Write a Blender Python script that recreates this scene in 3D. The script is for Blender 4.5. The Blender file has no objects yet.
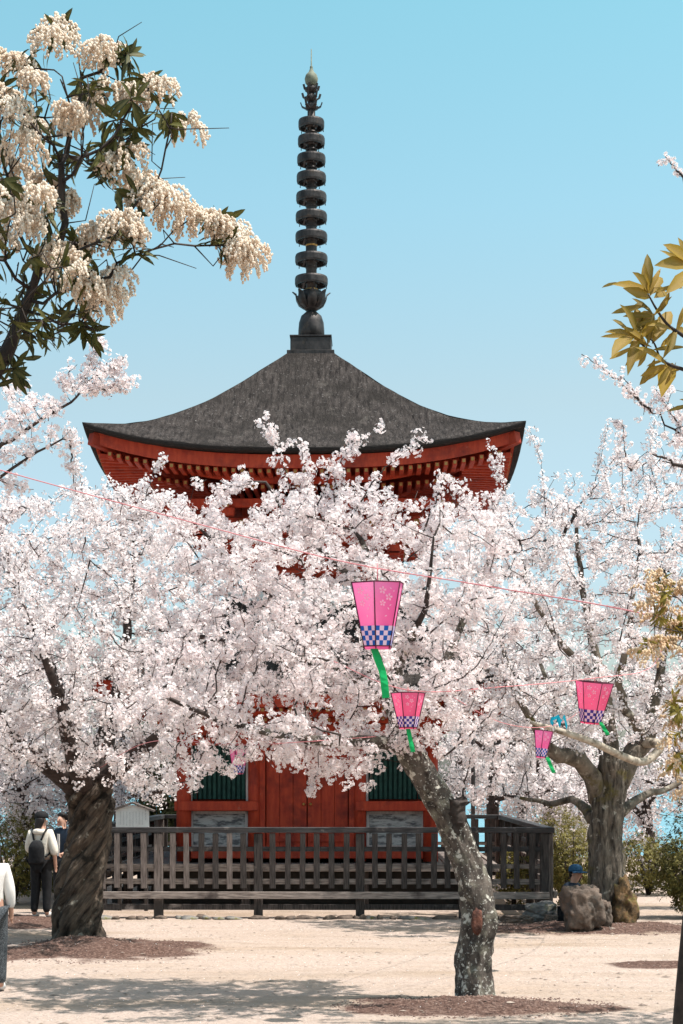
import bpy, bmesh, math, random
import numpy as np
from mathutils import Vector, Matrix, noise as mnoise

random.seed(7)
RNG = np.random.default_rng(11)
PI = math.pi
scene = bpy.context.scene
COL = scene.collection
F, HOR, EYE, CX = 1750.0, 780.0, 2.17, 341.5      # focal length in pixels, horizon row, eye height


def at(px, py, d):
    return Vector(((px - CX) * d / F, d, EYE + (HOR - py) * d / F))


def lin(r, g, b):
    f = lambda c: (c / 255 / 12.92) if c / 255 <= 0.04045 else ((c / 255 + 0.055) / 1.055) ** 2.4
    return (f(r), f(g), f(b), 1.0)


# ------------------------------------------------------------------ materials
def nodes_of(name):
    m = bpy.data.materials.new(name)
    m.use_nodes = True
    nt = m.node_tree
    nt.nodes.clear()
    out = nt.nodes.new('ShaderNodeOutputMaterial')
    return m, nt, out


def N(nt, kind, **kw):
    n = nt.nodes.new(kind)
    for k, v in kw.items():
        if k in n.inputs.keys():
            n.inputs[k].default_value = v
        else:
            setattr(n, k, v)
    return n


def ramp(nt, stops, fac):
    r = nt.nodes.new('ShaderNodeValToRGB')
    el = r.color_ramp.elements
    while len(el) < len(stops):
        el.new(0.5)
    for e, (p, c) in zip(el, stops):
        e.position = p
        e.color = c if len(c) == 4 else (*c, 1)
    nt.links.new(fac, r.inputs['Fac'])
    return r


def rough_mat(name, c1, c2, scale=6.0, stretch=(1, 1, 1), rough=0.75, bump=0.3, detail=6, bscale=None, lo=0.35, hi=0.65,
              coord='Object', dist=0.01, metallic=0.0, extra=None, spec=0.3):
    """two-tone noise material with bump"""
    m, nt, out = nodes_of(name)
    tc = N(nt, 'ShaderNodeTexCoord')
    mp = N(nt, 'ShaderNodeMapping')
    mp.inputs['Scale'].default_value = stretch
    if coord == 'flow':
        fa = N(nt, 'ShaderNodeAttribute', attribute_name='flow')
        nt.links.new(fa.outputs['Vector'], mp.inputs['Vector'])
    else:
        nt.links.new(tc.outputs[coord], mp.inputs['Vector'])
    nz = N(nt, 'ShaderNodeTexNoise', Scale=scale, Detail=detail, Roughness=0.62)
    nt.links.new(mp.outputs['Vector'], nz.inputs['Vector'])
    rp = ramp(nt, [(lo, c1), (hi, c2)], nz.outputs['Fac'])
    col = rp.outputs['Color']
    if extra:                     # a second blotch layer: (colour, scale, threshold lo, hi)
        for (c3, s3, l3, h3) in extra:
            n2 = N(nt, 'ShaderNodeTexNoise', Scale=s3, Detail=5.0, Roughness=0.6)
            nt.links.new(tc.outputs['Object' if coord == 'flow' else coord], n2.inputs['Vector'])
            r2 = ramp(nt, [(l3, (0, 0, 0)), (h3, (1, 1, 1))], n2.outputs['Fac'])
            mx = N(nt, 'ShaderNodeMix', data_type='RGBA')
            nt.links.new(r2.outputs['Color'], mx.inputs[0])
            nt.links.new(col, mx.inputs[6])
            mx.inputs[7].default_value = c3 if len(c3) == 4 else (*c3, 1)
            col = mx.outputs[2]
    b = N(nt, 'ShaderNodeBsdfPrincipled', Roughness=rough, Metallic=metallic)
    b.inputs['Specular IOR Level'].default_value = spec
    nt.links.new(col, b.inputs['Base Color'])
    if bump:
        nb = N(nt, 'ShaderNodeTexNoise', Scale=bscale or scale * 3, Detail=6.0, Roughness=0.65)
        nt.links.new(mp.outputs['Vector'], nb.inputs['Vector'])
        bp = N(nt, 'ShaderNodeBump', Strength=bump, Distance=dist)
        nt.links.new(nb.outputs['Fac'], bp.inputs['Height'])
        nt.links.new(bp.outputs['Normal'], b.inputs['Normal'])
    nt.links.new(b.outputs['BSDF'], out.inputs['Surface'])
    return m


def petal_mat(name, c_lo, c_hi, c_core, trans=0.35):
    """blossom or leaf: per flower tint attribute, own colour at the flower's core, light passing through"""
    m, nt, out = nodes_of(name)
    a = N(nt, 'ShaderNodeAttribute', attribute_name='tint')
    rp = ramp(nt, [(0.0, c_lo), (1.0, c_hi)], a.outputs['Fac'])
    k = N(nt, 'ShaderNodeAttribute', attribute_name='core')
    mx = N(nt, 'ShaderNodeMix', data_type='RGBA')
    nt.links.new(k.outputs['Fac'], mx.inputs[0])
    nt.links.new(rp.outputs['Color'], mx.inputs[6])
    mx.inputs[7].default_value = (*c_core[:3], 1)
    d = N(nt, 'ShaderNodeBsdfPrincipled', Roughness=0.6)
    d.inputs['Specular IOR Level'].default_value = 0.25
    t = N(nt, 'ShaderNodeBsdfTranslucent')
    nt.links.new(mx.outputs[2], d.inputs['Base Color'])
    nt.links.new(mx.outputs[2], t.inputs['Color'])
    s = N(nt, 'ShaderNodeMixShader')
    s.inputs[0].default_value = trans
    nt.links.new(d.outputs['BSDF'], s.inputs[1])
    nt.links.new(t.outputs['BSDF'], s.inputs[2])
    nt.links.new(s.outputs[0], out.inputs['Surface'])
    return m


M = {}
M['blossom'] = petal_mat('cherry_petal', (0.885, 0.845, 0.84), (0.94, 0.925, 0.915), (0.74, 0.52, 0.53), 0.42)
M['calyx'] = rough_mat('calyx_red', (0.10, 0.035, 0.03), (0.17, 0.075, 0.05), 40, bump=0)
M['pieris_flower'] = petal_mat('pieris_flower', (0.84, 0.70, 0.56), (0.92, 0.85, 0.76), (0.60, 0.44, 0.28), 0.40)
M['pieris_leaf'] = petal_mat('pieris_leaf', (0.016, 0.026, 0.008), (0.10, 0.10, 0.018), (0.14, 0.12, 0.04), 0.22)
M['gold_flower'] = petal_mat('gold_flower', (0.74, 0.52, 0.33), (0.84, 0.68, 0.48), (0.5, 0.3, 0.12), 0.3)
M['gold_leaf'] = petal_mat('gold_leaf', (0.11, 0.105, 0.018), (0.46, 0.37, 0.07), (0.2, 0.12, 0.03), 0.35)
M['laurel_leaf'] = petal_mat('laurel_leaf', (0.13, 0.105, 0.010), (0.42, 0.27, 0.03), (0.38, 0.26, 0.10), 0.45)
M['shrub_leaf'] = petal_mat('shrub_leaf', (0.045, 0.06, 0.014), (0.22, 0.19, 0.045), (0.2, 0.15, 0.05), 0.3)
M['dark_leaf'] = petal_mat('dark_leaf', (0.018, 0.028, 0.012), (0.06, 0.075, 0.025), (0.05, 0.05, 0.02), 0.25)
M['twig'] = rough_mat('twig_bark', (0.022, 0.015, 0.013), (0.065, 0.046, 0.040), 14, bump=0.3)
LICHEN = (0.52, 0.49, 0.43)
M['bark_pale'] = rough_mat('lichen_bark', (0.028, 0.022, 0.019), (0.13, 0.105, 0.088), 9, (1, 1, 0.55), 0.9, 0.9, bscale=22, dist=0.02,
                           extra=[((0.17, 0.155, 0.12), 7, 0.52, 0.66), (LICHEN, 12, 0.585, 0.62), ((0.42, 0.40, 0.36), 34, 0.60, 0.64)])
M['bark_twist'] = rough_mat('twisted_bark', (0.018, 0.013, 0.010), (0.17, 0.125, 0.092), 9, (1.6, 1.6, 0.35), 0.9, 1.0, bscale=17, dist=0.04, coord='flow', lo=0.38, hi=0.70,
                            extra=[((0.30, 0.27, 0.22), 8, 0.62, 0.72), ((0.020, 0.015, 0.011), 3.0, 0.54, 0.64)])
M['bark_furrow'] = rough_mat('furrowed_grey_bark', (0.022, 0.018, 0.014), (0.185, 0.152, 0.12), 9, (1.6, 1.6, 0.4), 0.9, 1.0, bscale=20, dist=0.03, coord='flow', lo=0.36, hi=0.66,
                            extra=[((0.34, 0.31, 0.26), 9, 0.60, 0.70), ((0.10, 0.08, 0.025), 2.6, 0.57, 0.68)])
M['bark_grey'] = rough_mat('grey_bark', (0.045, 0.037, 0.029), (0.20, 0.165, 0.13), 7, (1, 1, 0.6), 0.9, 1.0, bscale=20, dist=0.02,
                           extra=[((0.36, 0.33, 0.27), 8, 0.58, 0.68), ((0.10, 0.08, 0.025), 2.6, 0.56, 0.66)])
M['limb_pale'] = rough_mat('pale_limb', (0.25, 0.20, 0.15), (0.48, 0.42, 0.34), 9, bump=0.6, extra=[((0.12, 0.09, 0.06), 6, 0.58, 0.66)])
M['roof'] = rough_mat('cypress_bark_roof', (0.015, 0.0125, 0.012), (0.074, 0.062, 0.057), 5.5, (2.6, 0.55, 1.0), 0.95, 1.0, bscale=9, dist=0.06,
                      lo=0.33, hi=0.68, coord='flow', extra=[((0.19, 0.175, 0.165), 22, 0.60, 0.72), ((0.026, 0.022, 0.020), 1.6, 0.48, 0.70), ((0.10, 0.088, 0.078), 3.4, 0.60, 0.8)], spec=0.1)
M['roof_edge'] = rough_mat('roof_edge', (0.010, 0.008, 0.008), (0.03, 0.025, 0.023), 20, (1, 1, 6), 0.9, 0.5)
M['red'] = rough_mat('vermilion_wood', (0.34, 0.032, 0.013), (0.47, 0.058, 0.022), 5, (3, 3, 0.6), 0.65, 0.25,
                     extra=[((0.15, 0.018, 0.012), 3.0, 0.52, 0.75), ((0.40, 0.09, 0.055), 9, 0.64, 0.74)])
M['red_dull'] = rough_mat('darker_vermilion', (0.22, 0.024, 0.011), (0.35, 0.042, 0.018), 5, (1, 1, 1), 0.7, 0.25)  # darker tone of the vermilion for soffit, inner rafters, hip rafters and wall
M['ochre'] = rough_mat('ochre_end', (0.28, 0.15, 0.045), (0.36, 0.21, 0.07), 10, bump=0)
M['green'] = rough_mat('green_lattice', (0.008, 0.035, 0.03), (0.02, 0.075, 0.06), 9, bump=0.2)
M['jamb'] = rough_mat('grey_jamb', (0.32, 0.28, 0.27), (0.50, 0.46, 0.44), 9, (2, 2, 0.4), 0.8, 0.3)
M['peel'] = rough_mat('peeling_board', (0.10, 0.10, 0.105), (0.42, 0.41, 0.40), 5, (1, 1, 3.5), 0.85, 0.4, lo=0.42, hi=0.56)
M['plaster'] = rough_mat('white_plaster', (0.66, 0.63, 0.60), (0.78, 0.76, 0.73), 4, bump=0.1)
M['bronze'] = rough_mat('dark_bronze', (0.020, 0.017, 0.017), (0.065, 0.055, 0.053), 7, (1, 1, 0.7), 0.5, 0.3, metallic=0.35,
                        extra=[((0.085, 0.06, 0.045), 5, 0.58, 0.7)])
M['verdigris'] = rough_mat('verdigris', (0.11, 0.12, 0.09), (0.22, 0.23, 0.17), 16, bump=0.3)
M['brass'] = rough_mat('worn_brass', (0.42, 0.24, 0.07), (0.5, 0.3, 0.1), 9, bump=0, metallic=0.5, rough=0.4)
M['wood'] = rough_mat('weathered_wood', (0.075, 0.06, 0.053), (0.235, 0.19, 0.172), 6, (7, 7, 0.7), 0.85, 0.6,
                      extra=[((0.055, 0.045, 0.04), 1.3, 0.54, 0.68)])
M['wood_long'] = rough_mat('weathered_rail', (0.13, 0.105, 0.093), (0.36, 0.30, 0.265), 6, (0.7, 7, 7), 0.85, 0.6,
                           extra=[((0.07, 0.055, 0.05), 1.6, 0.55, 0.68)])
M['wood_dark'] = rough_mat('blackened_wood', (0.018, 0.017, 0.018), (0.06, 0.055, 0.055), 5, (0.7, 6, 6), 0.6, 0.5,
                           extra=[((0.16, 0.14, 0.13), 5, 0.63, 0.72)])
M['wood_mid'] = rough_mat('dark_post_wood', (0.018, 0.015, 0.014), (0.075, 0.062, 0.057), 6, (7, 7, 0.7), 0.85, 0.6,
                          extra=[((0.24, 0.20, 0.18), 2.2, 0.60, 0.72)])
M['stone'] = rough_mat('brown_stone', (0.06, 0.043, 0.033), (0.18, 0.13, 0.10), 4, bump=0.8, dist=0.03, bscale=14,
                       extra=[((0.06, 0.05, 0.042), 2.5, 0.54, 0.66)])
M['stone_grey'] = rough_mat('grey_stone', (0.10, 0.095, 0.09), (0.25, 0.23, 0.21), 6, bump=0.8, dist=0.02, extra=[((0.13, 0.12, 0.03), 4, 0.55, 0.66)])
M['moss'] = rough_mat('orange_moss', (0.06, 0.04, 0.022), (0.20, 0.11, 0.045), 9, bump=0.9, dist=0.03, extra=[((0.13, 0.12, 0.03), 6, 0.55, 0.65)])
M['black'] = rough_mat('black_cloth', (0.006, 0.006, 0.007), (0.014, 0.014, 0.016), 20, bump=0.3, rough=0.85)
M['navy'] = rough_mat('navy_cloth', (0.012, 0.022, 0.04), (0.022, 0.036, 0.06), 20, bump=0.3)
M['blue_cap'] = rough_mat('blue_cap', (0.012, 0.06, 0.13), (0.02, 0.09, 0.18), 20, bump=0.2)
M['cream'] = rough_mat('cream_cloth', (0.64, 0.58, 0.50), (0.74, 0.69, 0.61), 14, bump=0.4)
M['white_cloth'] = rough_mat('white_cloth', (0.72, 0.68, 0.64), (0.8, 0.77, 0.74), 14, bump=0.3)
M['tweed'] = rough_mat('speckled_cloth', (0.018, 0.023, 0.028), (0.16, 0.17, 0.18), 120, bump=0.2, lo=0.45, hi=0.62)
M['skin'] = rough_mat('skin', (0.50, 0.28, 0.20), (0.58, 0.34, 0.25), 9, bump=0, rough=0.55)
M['hair'] = rough_mat('black_hair', (0.006, 0.005, 0.005), (0.018, 0.013, 0.012), 30, (6, 6, 1), bump=0.6, rough=0.45)
M['shoe'] = rough_mat('pale_shoe', (0.55, 0.52, 0.5), (0.7, 0.67, 0.65), 20, bump=0)
M['face_dark'] = rough_mat('face_detail', (0.03, 0.015, 0.012), (0.05, 0.02, 0.018), 10, bump=0)
M['lips'] = rough_mat('lips', (0.40, 0.12, 0.11), (0.44, 0.15, 0.13), 10, bump=0)
M['phone'] = rough_mat('phone_case', (0.35, 0.30, 0.27), (0.4, 0.36, 0.32), 10, bump=0, rough=0.3)
M['ribbon_green'] = petal_mat('green_ribbon', lin(30, 190, 110), lin(60, 205, 125), lin(40, 150, 80), 0.3)
M['ribbon_cyan'] = petal_mat('cyan_ribbon', lin(10, 160, 185), lin(50, 190, 205), lin(20, 130, 150), 0.3)
M['paper_pink'] = petal_mat('pink_paper', lin(247, 116, 180), lin(251, 146, 198), lin(250, 128, 188), 0.35)
M['paper_rose'] = petal_mat('rose_paper', lin(244, 104, 150), lin(247, 118, 162), lin(244, 104, 150), 0.35)
M['print_pale'] = petal_mat('pale_print', lin(252, 205, 228), lin(253, 214, 233), lin(252, 205, 228), 0.35)
M['check_blue'] = petal_mat('check_blue', lin(34, 100, 190), lin(42, 112, 200), lin(22, 84, 176), 0.3)
M['check_violet'] = petal_mat('check_violet', lin(70, 62, 160), lin(84, 76, 172), lin(70, 62, 160), 0.3)
M['check_white'] = petal_mat('check_white', lin(235, 222, 240), lin(240, 230, 245), lin(235, 222, 240), 0.3)
M['frame_dark'] = rough_mat('lantern_frame', (0.05, 0.008, 0.02), (0.08, 0.012, 0.03), 10, bump=0)
M['wire'] = rough_mat('pink_wire', (0.60, 0.20, 0.22), (0.66, 0.27, 0.28), 10, bump=0)
M['sign_white'] = rough_mat('sign_white', (0.68, 0.65, 0.62), (0.78, 0.76, 0.73), 7, bump=0.1)
M['ink'] = rough_mat('faded_ink', (0.30, 0.29, 0.29), (0.42, 0.41, 0.40), 30, bump=0)
M['dark_void'] = rough_mat('underfloor_shade', (0.012, 0.011, 0.010), (0.03, 0.026, 0.022), 4, bump=0.3)
M['stem_dark'] = rough_mat('stem_dark', (0.018, 0.013, 0.011), (0.05, 0.036, 0.030), 12, bump=0.4)
M['metal_pole'] = rough_mat('pole_metal', (0.05, 0.045, 0.045), (0.09, 0.08, 0.08), 12, bump=0)


# ------------------------------------------------------------------ objects
def finish(o, label=None, cat=None, group=None, kind=None):
    if label:
        o['label'] = label
    if cat:
        o['category'] = cat
    if group:
        o['group'] = group
    if kind:
        o['kind'] = kind
    return o


def empty(name, loc=(0, 0, 0), rz=0.0, **kw):
    o = bpy.data.objects.new(name, None)
    o.empty_display_size = 0.2
    o.location = loc
    o.rotation_euler = (0, 0, rz)
    COL.objects.link(o)
    return finish(o, **kw)


def link(name, me, parent=None, **kw):
    o = bpy.data.objects.new(name, me)
    COL.objects.link(o)
    if parent is not None:
        o.parent = parent
    return finish(o, **kw)


class MB:
    """collects shapes, then links them as one mesh object"""
    def __init__(self):
        self.v, self.f, self.m, self.s = [], [], [], []

    def add(self, verts, faces, mi=0, smooth=False):
        b = len(self.v)
        self.v += [tuple(p) for p in verts]
        for q in faces:
            self.f.append(tuple(b + i for i in q))
            self.m.append(mi)
            self.s.append(smooth)
        return self

    def box(self, c, s, mi=0, rz=0.0, mat=None, taper=1.0):
        hx, hy, hz = s[0] / 2, s[1] / 2, s[2] / 2
        ch = min(hx, hy, hz) * 0.14
        vs = []
        for sx in (-1, 1):
            for sy in (-1, 1):
                for sz in (-1, 1):
                    t = taper if sz > 0 else 1.0
                    X, Y, Z = sx * hx * t, sy * hy * t, sz * hz
                    vs += [(X - sx * ch, Y - sy * ch, Z), (X - sx * ch, Y, Z - sz * ch), (X, Y - sy * ch, Z - sz * ch)]
        if mat is None:
            mat = Matrix.Translation(c) @ Matrix.Rotation(rz, 4, 'Z')
        I = lambda sx, sy, sz, k: ((sx * 2 + sy) * 2 + sz) * 3 + k
        fs = []
        for sz in (0, 1):
            q = [I(0, 0, sz, 0), I(1, 0, sz, 0), I(1, 1, sz, 0), I(0, 1, sz, 0)]
            fs.append(q if sz else q[::-1])
        for sy in (0, 1):
            q = [I(0, sy, 0, 1), I(1, sy, 0, 1), I(1, sy, 1, 1), I(0, sy, 1, 1)]
            fs.append(q[::-1] if sy else q)
        for sx in (0, 1):
            q = [I(sx, 0, 0, 2), I(sx, 1, 0, 2), I(sx, 1, 1, 2), I(sx, 0, 1, 2)]
            fs.append(q if sx else q[::-1])
        for sy in (0, 1):                                          # edges along x
            for sz in (0, 1):
                q = [I(0, sy, sz, 0), I(1, sy, sz, 0), I(1, sy, sz, 1), I(0, sy, sz, 1)]
                fs.append(q if (sy == 1) != (sz == 1) else q[::-1])
        for sx in (0, 1):                                          # edges along y
            for sz in (0, 1):
                q = [I(sx, 0, sz, 0), I(sx, 1, sz, 0), I(sx, 1, sz, 2), I(sx, 0, sz, 2)]
                fs.append(q[::-1] if (sx == 1) != (sz == 1) else q)
        for sx in (0, 1):                                          # edges along z
            for sy in (0, 1):
                q = [I(sx, sy, 0, 1), I(sx, sy, 1, 1), I(sx, sy, 1, 2), I(sx, sy, 0, 2)]
                fs.append(q if (sx == 1) == (sy == 1) else q[::-1])
        for sx in (0, 1):
            for sy in (0, 1):
                for sz in (0, 1):
                    q = [I(sx, sy, sz, 0), I(sx, sy, sz, 1), I(sx, sy, sz, 2)]
                    fs.append(q if (sx + sy + sz) % 2 == 1 else q[::-1])
        return self.add([mat @ Vector(p) for p in vs], fs, mi)

    def bar(self, a, b, w, h, mi=0):
        a, b = Vector(a), Vector(b)
        d = b - a
        x = d.normalized()
        up = Vector((0, 0, 1)) if abs(x.z) < 0.95 else Vector((0, 1, 0))
        y = up.cross(x).normalized()
        z = x.cross(y)
        mt = Matrix((( x.x, y.x, z.x, 0), (x.y, y.y, z.y, 0), (x.z, y.z, z.z, 0), (0, 0, 0, 1)))
        mt = Matrix.Translation((a + b) / 2) @ mt
        return self.box((0, 0, 0), (d.length, w, h), mi, mat=mt)

    def lathe(self, prof, n=20, mi=0, c=(0, 0, 0), smooth=True, cap=True):
        vs, fs = [], []
        for r, z in prof:
            for k in range(n):
                t = 2 * PI * k / n
                vs.append((c[0] + r * math.cos(t), c[1] + r * math.sin(t), c[2] + z))
        for i in range(len(prof) - 1):
            for k in range(n):
                k2 = (k + 1) % n
                fs.append((i * n + k, i * n + k2, (i + 1) * n + k2, (i + 1) * n + k))
        if cap:
            fs.append(tuple(range(n))[::-1])
            fs.append(tuple((len(prof) - 1) * n + k for k in range(n)))
        return self.add(vs, fs, mi, smooth)

    def tube(self, pts, radii, n=8, mi=0, smooth=True):
        vs, fs = tube_arrays([Vector(p) for p in pts], radii, n)
        return self.add(vs, fs, mi, smooth)

    def build(self, name, mats, parent=None, attrs=True, **kw):
        me = bpy.data.meshes.new(name)
        me.from_pydata(self.v, [], self.f)
        if not isinstance(mats, (list, tuple)):
            mats = [mats]
        for m in mats:
            me.materials.append(m)
        me.polygons.foreach_set('material_index', self.m)
        me.polygons.foreach_set('use_smooth', self.s)
        me.update()
        return link(name, me, parent, **kw)


def tube_arrays(pts, radii, n, cap=True):
    vs, fs = [], []
    L = len(pts)
    ref = None
    for i, p in enumerate(pts):
        t = (pts[min(i + 1, L - 1)] - pts[max(i - 1, 0)])
        t = t.normalized() if t.length > 1e-9 else Vector((0, 0, 1))
        if ref is None:
            ref = Vector((1, 0, 0)) if abs(t.x) < 0.8 else Vector((0, 1, 0))
        u = (ref - t * ref.dot(t)).normalized()
        ref = u
        w = t.cross(u)
        for k in range(n):
            a = 2 * PI * k / n
            vs.append(p + (u * math.cos(a) + w * math.sin(a)) * radii[i])
    for i in range(L - 1):
        for k in range(n):
            k2 = (k + 1) % n
            fs.append((i * n + k, i * n + k2, (i + 1) * n + k2, (i + 1) * n + k))
    if cap:
        fs.append(tuple(range(n))[::-1])
        fs.append(tuple((L - 1) * n + k for k in range(n)))
    return vs, fs


def np_mesh(name, V, faces, mats, mi=None, tint=None, core=None, smooth=False):
    """V (n,3); faces a list of (m,k) arrays of one k each"""
    me = bpy.data.meshes.new(name)
    nv = len(V)
    me.vertices.add(nv)
    me.vertices.foreach_set('co', np.ascontiguousarray(V, dtype=np.float32).ravel())
    loops = np.concatenate([f.ravel() for f in faces]).astype(np.int32)
    sizes = np.concatenate([np.full(len(f), f.shape[1], np.int32) for f in faces])
    me.loops.add(len(loops))
    me.loops.foreach_set('vertex_index', loops)
    me.polygons.add(len(sizes))
    st = np.zeros(len(sizes), np.int32)
    st[1:] = np.cumsum(sizes)[:-1]
    me.polygons.foreach_set('loop_start', st)
    me.polygons.foreach_set('loop_total', sizes)
    if mi is not None:
        me.polygons.foreach_set('material_index', np.asarray(mi, np.int32))
    me.polygons.foreach_set('use_smooth', np.full(len(sizes), smooth))
    for m in mats:
        me.materials.append(m)
    if tint is not None:
        me.attributes.new('tint', 'FLOAT', 'POINT').data.foreach_set('value', np.asarray(tint, np.float32))
    if core is not None:
        me.attributes.new('core', 'FLOAT', 'POINT').data.foreach_set('value', np.asarray(core, np.float32))
    me.update(calc_edges=True)
    me.validate()
    return me


def spline(pts, n):
    """Catmull-Rom through 3D/4D points"""
    P = [np.array(p, float) for p in pts]
    P = [2 * P[0] - P[1]] + P + [2 * P[-1] - P[-2]]
    out = []
    segs = len(P) - 3
    for i in range(n):
        t = i / (n - 1) * segs
        k = min(int(t), segs - 1)
        t -= k
        a, b, c, d = P[k:k + 4]
        out.append(0.5 * ((2 * b) + (c - a) * t + (2 * a - 5 * b + 4 * c - d) * t * t + (3 * b - a - 3 * c + d) * t ** 3))
    return out


# ------------------------------------------------------------------ ground, sea, sky
MOUNDS = [  # x, y, rx, ry, height, soil
    (1.30, 16.75, 1.22, 0.75, 0.05), (-3.25, 22.4, 1.45, 1.5, 0.08), (3.75, 25.6, 1.9, 1.05, 0.06),
    (4.15, 20.6, 1.05, 0.42, 0.03), (-5.3, 26.6, 1.3, 1.4, 0.05)]


def mound(x, y):
    h = s = 0.0
    for (a, b, rx, ry, hh) in MOUNDS:
        q = math.hypot((x - a) / rx, (y - b) / ry)
        if q < 1.6:
            q += 0.42 * mnoise.noise((x * 1.3, y * 1.3, 3.1)) + 0.20 * mnoise.noise((x * 3.1, y * 3.1, 8.1)) + 0.14 * mnoise.noise((x * 6, y * 6, 1.1))
            k = max(0.0, 1 - q)
            h = max(h, hh * (k * k * (3 - 2 * k)) * 1.6)
            s = max(s, min(1.0, max(0.0, (1.15 - q) / 0.5)))
    return h, s


def ground_z(x, y):
    h, s = mound(x, y)
    z = h + 0.012 * mnoise.noise((x * 0.9, y * 0.9, 0)) + (0.02 * s * mnoise.noise((x * 6, y * 6, 5)) if s else 0)
    if y > 54:
        z -= min((y - 54) * 0.45, 34)
    if abs(x) > 60:
        z -= min((abs(x) - 60) * 0.4, 34)
    return z


def axis(lo, d0, d1, hi, fine, coarse):
    a = list(np.arange(d0, d1, fine))
    x, s = d0, fine
    while x > lo:
        s = min(s * 1.35, coarse)
        x -= s
        a.insert(0, x)
    x, s = d1, fine
    while x < hi:
        a.append(x)
        s = min(s * 1.35, coarse)
        x += s
    return a


xs, ys = axis(-220, -6.2, 6.2, 220, 0.075, 9), axis(-30, 15.2, 28, 200, 0.085, 6)
V = np.zeros((len(xs) * len(ys), 3))
soil = np.zeros(len(V))
i = 0
for y in ys:
    for x in xs:
        V[i] = (x, y, ground_z(x, y))
        soil[i] = mound(x, y)[1]
        i += 1
nx = len(xs)
a = (np.arange(len(ys) - 1)[:, None] * nx + np.arange(nx - 1)[None]).ravel()
m, nt, out = nodes_of('sand_and_soil')
tc = N(nt, 'ShaderNodeTexCoord')
n1 = N(nt, 'ShaderNodeTexNoise', Scale=0.55, Detail=8.0, Roughness=0.65)
n2 = N(nt, 'ShaderNodeTexNoise', Scale=26.0, Detail=6.0, Roughness=0.7)
n3 = N(nt, 'ShaderNodeTexNoise', Scale=3.2, Detail=6.0, Roughness=0.65)
mpg = N(nt, 'ShaderNodeMapping')
mpg.inputs['Scale'].default_value = (0.28, 1.0, 1.0)
nt.links.new(tc.outputs['Object'], mpg.inputs['Vector'])
for n_ in (n1, n3):
    nt.links.new(mpg.outputs['Vector'], n_.inputs['Vector'])
nt.links.new(tc.outputs['Object'], n2.inputs['Vector'])
sand = ramp(nt, [(0.28, (0.25, 0.185, 0.155)), (0.46, (0.41, 0.322, 0.27)), (0.72, (0.48, 0.395, 0.345))], n2.outputs['Fac'])
dry = ramp(nt, [(0.45, (0, 0, 0)), (0.70, (0.9, 0.9, 0.9))], n1.outputs['Fac'])
mx1 = N(nt, 'ShaderNodeMix', data_type='RGBA')
nt.links.new(dry.outputs['Color'], mx1.inputs[0])
nt.links.new(sand.outputs['Color'], mx1.inputs[6])
drycol = ramp(nt, [(0.35, (0.20, 0.145, 0.085)), (0.6, (0.37, 0.275, 0.205))], n3.outputs['Fac'])
nt.links.new(drycol.outputs['Color'], mx1.inputs[7])
soilc = ramp(nt, [(0.30, (0.04, 0.023, 0.018)), (0.52, (0.115, 0.068, 0.054)), (0.74, (0.30, 0.21, 0.17))], n2.outputs['Fac'])
at_s = N(nt, 'ShaderNodeAttribute', attribute_name='soil')
addn = N(nt, 'ShaderNodeMath', operation='MULTIPLY_ADD')
nt.links.new(n3.outputs['Fac'], addn.inputs[0])
addn.inputs[1].default_value = 0.9
nt.links.new(at_s.outputs['Fac'], addn.inputs[2])
msk = ramp(nt, [(0.62, (0, 0, 0)), (1.12, (1, 1, 1))], addn.outputs[0])
mx2 = N(nt, 'ShaderNodeMix', data_type='RGBA')
nt.links.new(msk.outputs['Color'], mx2.inputs[0])
nt.links.new(mx1.outputs[2], mx2.inputs[6])
nt.links.new(soilc.outputs['Color'], mx2.inputs[7])
bs = N(nt, 'ShaderNodeBsdfPrincipled', Roughness=0.95)
bs.inputs['Specular IOR Level'].default_value = 0.1
nt.links.new(mx2.outputs[2], bs.inputs['Base Color'])
n4 = N(nt, 'ShaderNodeTexNoise', Scale=5.0, Detail=4.0, Roughness=0.6)
nt.links.new(tc.outputs['Object'], n4.inputs['Vector'])
bp0 = N(nt, 'ShaderNodeBump', Strength=0.8, Distance=0.09)
nt.links.new(n4.outputs['Fac'], bp0.inputs['Height'])
bp = N(nt, 'ShaderNodeBump', Strength=0.8, Distance=0.03)
nt.links.new(bp0.outputs['Normal'], bp.inputs['Normal'])
nt.links.new(n2.outputs['Fac'], bp.inputs['Height'])
nt.links.new(bp.outputs['Normal'], bs.inputs['Normal'])
nt.links.new(bs.outputs['BSDF'], out.inputs['Surface'])
gm = np_mesh('ground', V, [np.stack([a, a + 1, a + nx + 1, a + nx], 1)], [m], smooth=True)
gm.attributes.new('soil', 'FLOAT', 'POINT').data.foreach_set('value', soil.astype(np.float32))
link('ground', gm, kind='structure')

m, nt, out = nodes_of('sea_water')
tc = N(nt, 'ShaderNodeTexCoord')
nz = N(nt, 'ShaderNodeTexNoise', Scale=0.05, Detail=7.0, Roughness=0.7)
nt.links.new(tc.outputs['Object'], nz.inputs['Vector'])
rp = ramp(nt, [(0.35, (0.08, 0.24, 0.31)), (0.7, (0.15, 0.34, 0.40))], nz.outputs['Fac'])
b = N(nt, 'ShaderNodeBsdfPrincipled', Roughness=0.25)
nt.links.new(rp.outputs['Color'], b.inputs['Base Color'])
bp = N(nt, 'ShaderNodeBump', Strength=0.6, Distance=2.0)
nt.links.new(nz.outputs['Fac'], bp.inputs['Height'])
nt.links.new(bp.outputs['Normal'], b.inputs['Normal'])
nt.links.new(b.outputs['BSDF'], out.inputs['Surface'])
sb = MB()
S = 9000
sb.add([(-S, -600, -30), (S, -600, -30), (S, 16000, -30), (-S, 16000, -30)], [(0, 1, 2, 3)])
sb.build('sea', m, kind='structure')

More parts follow.
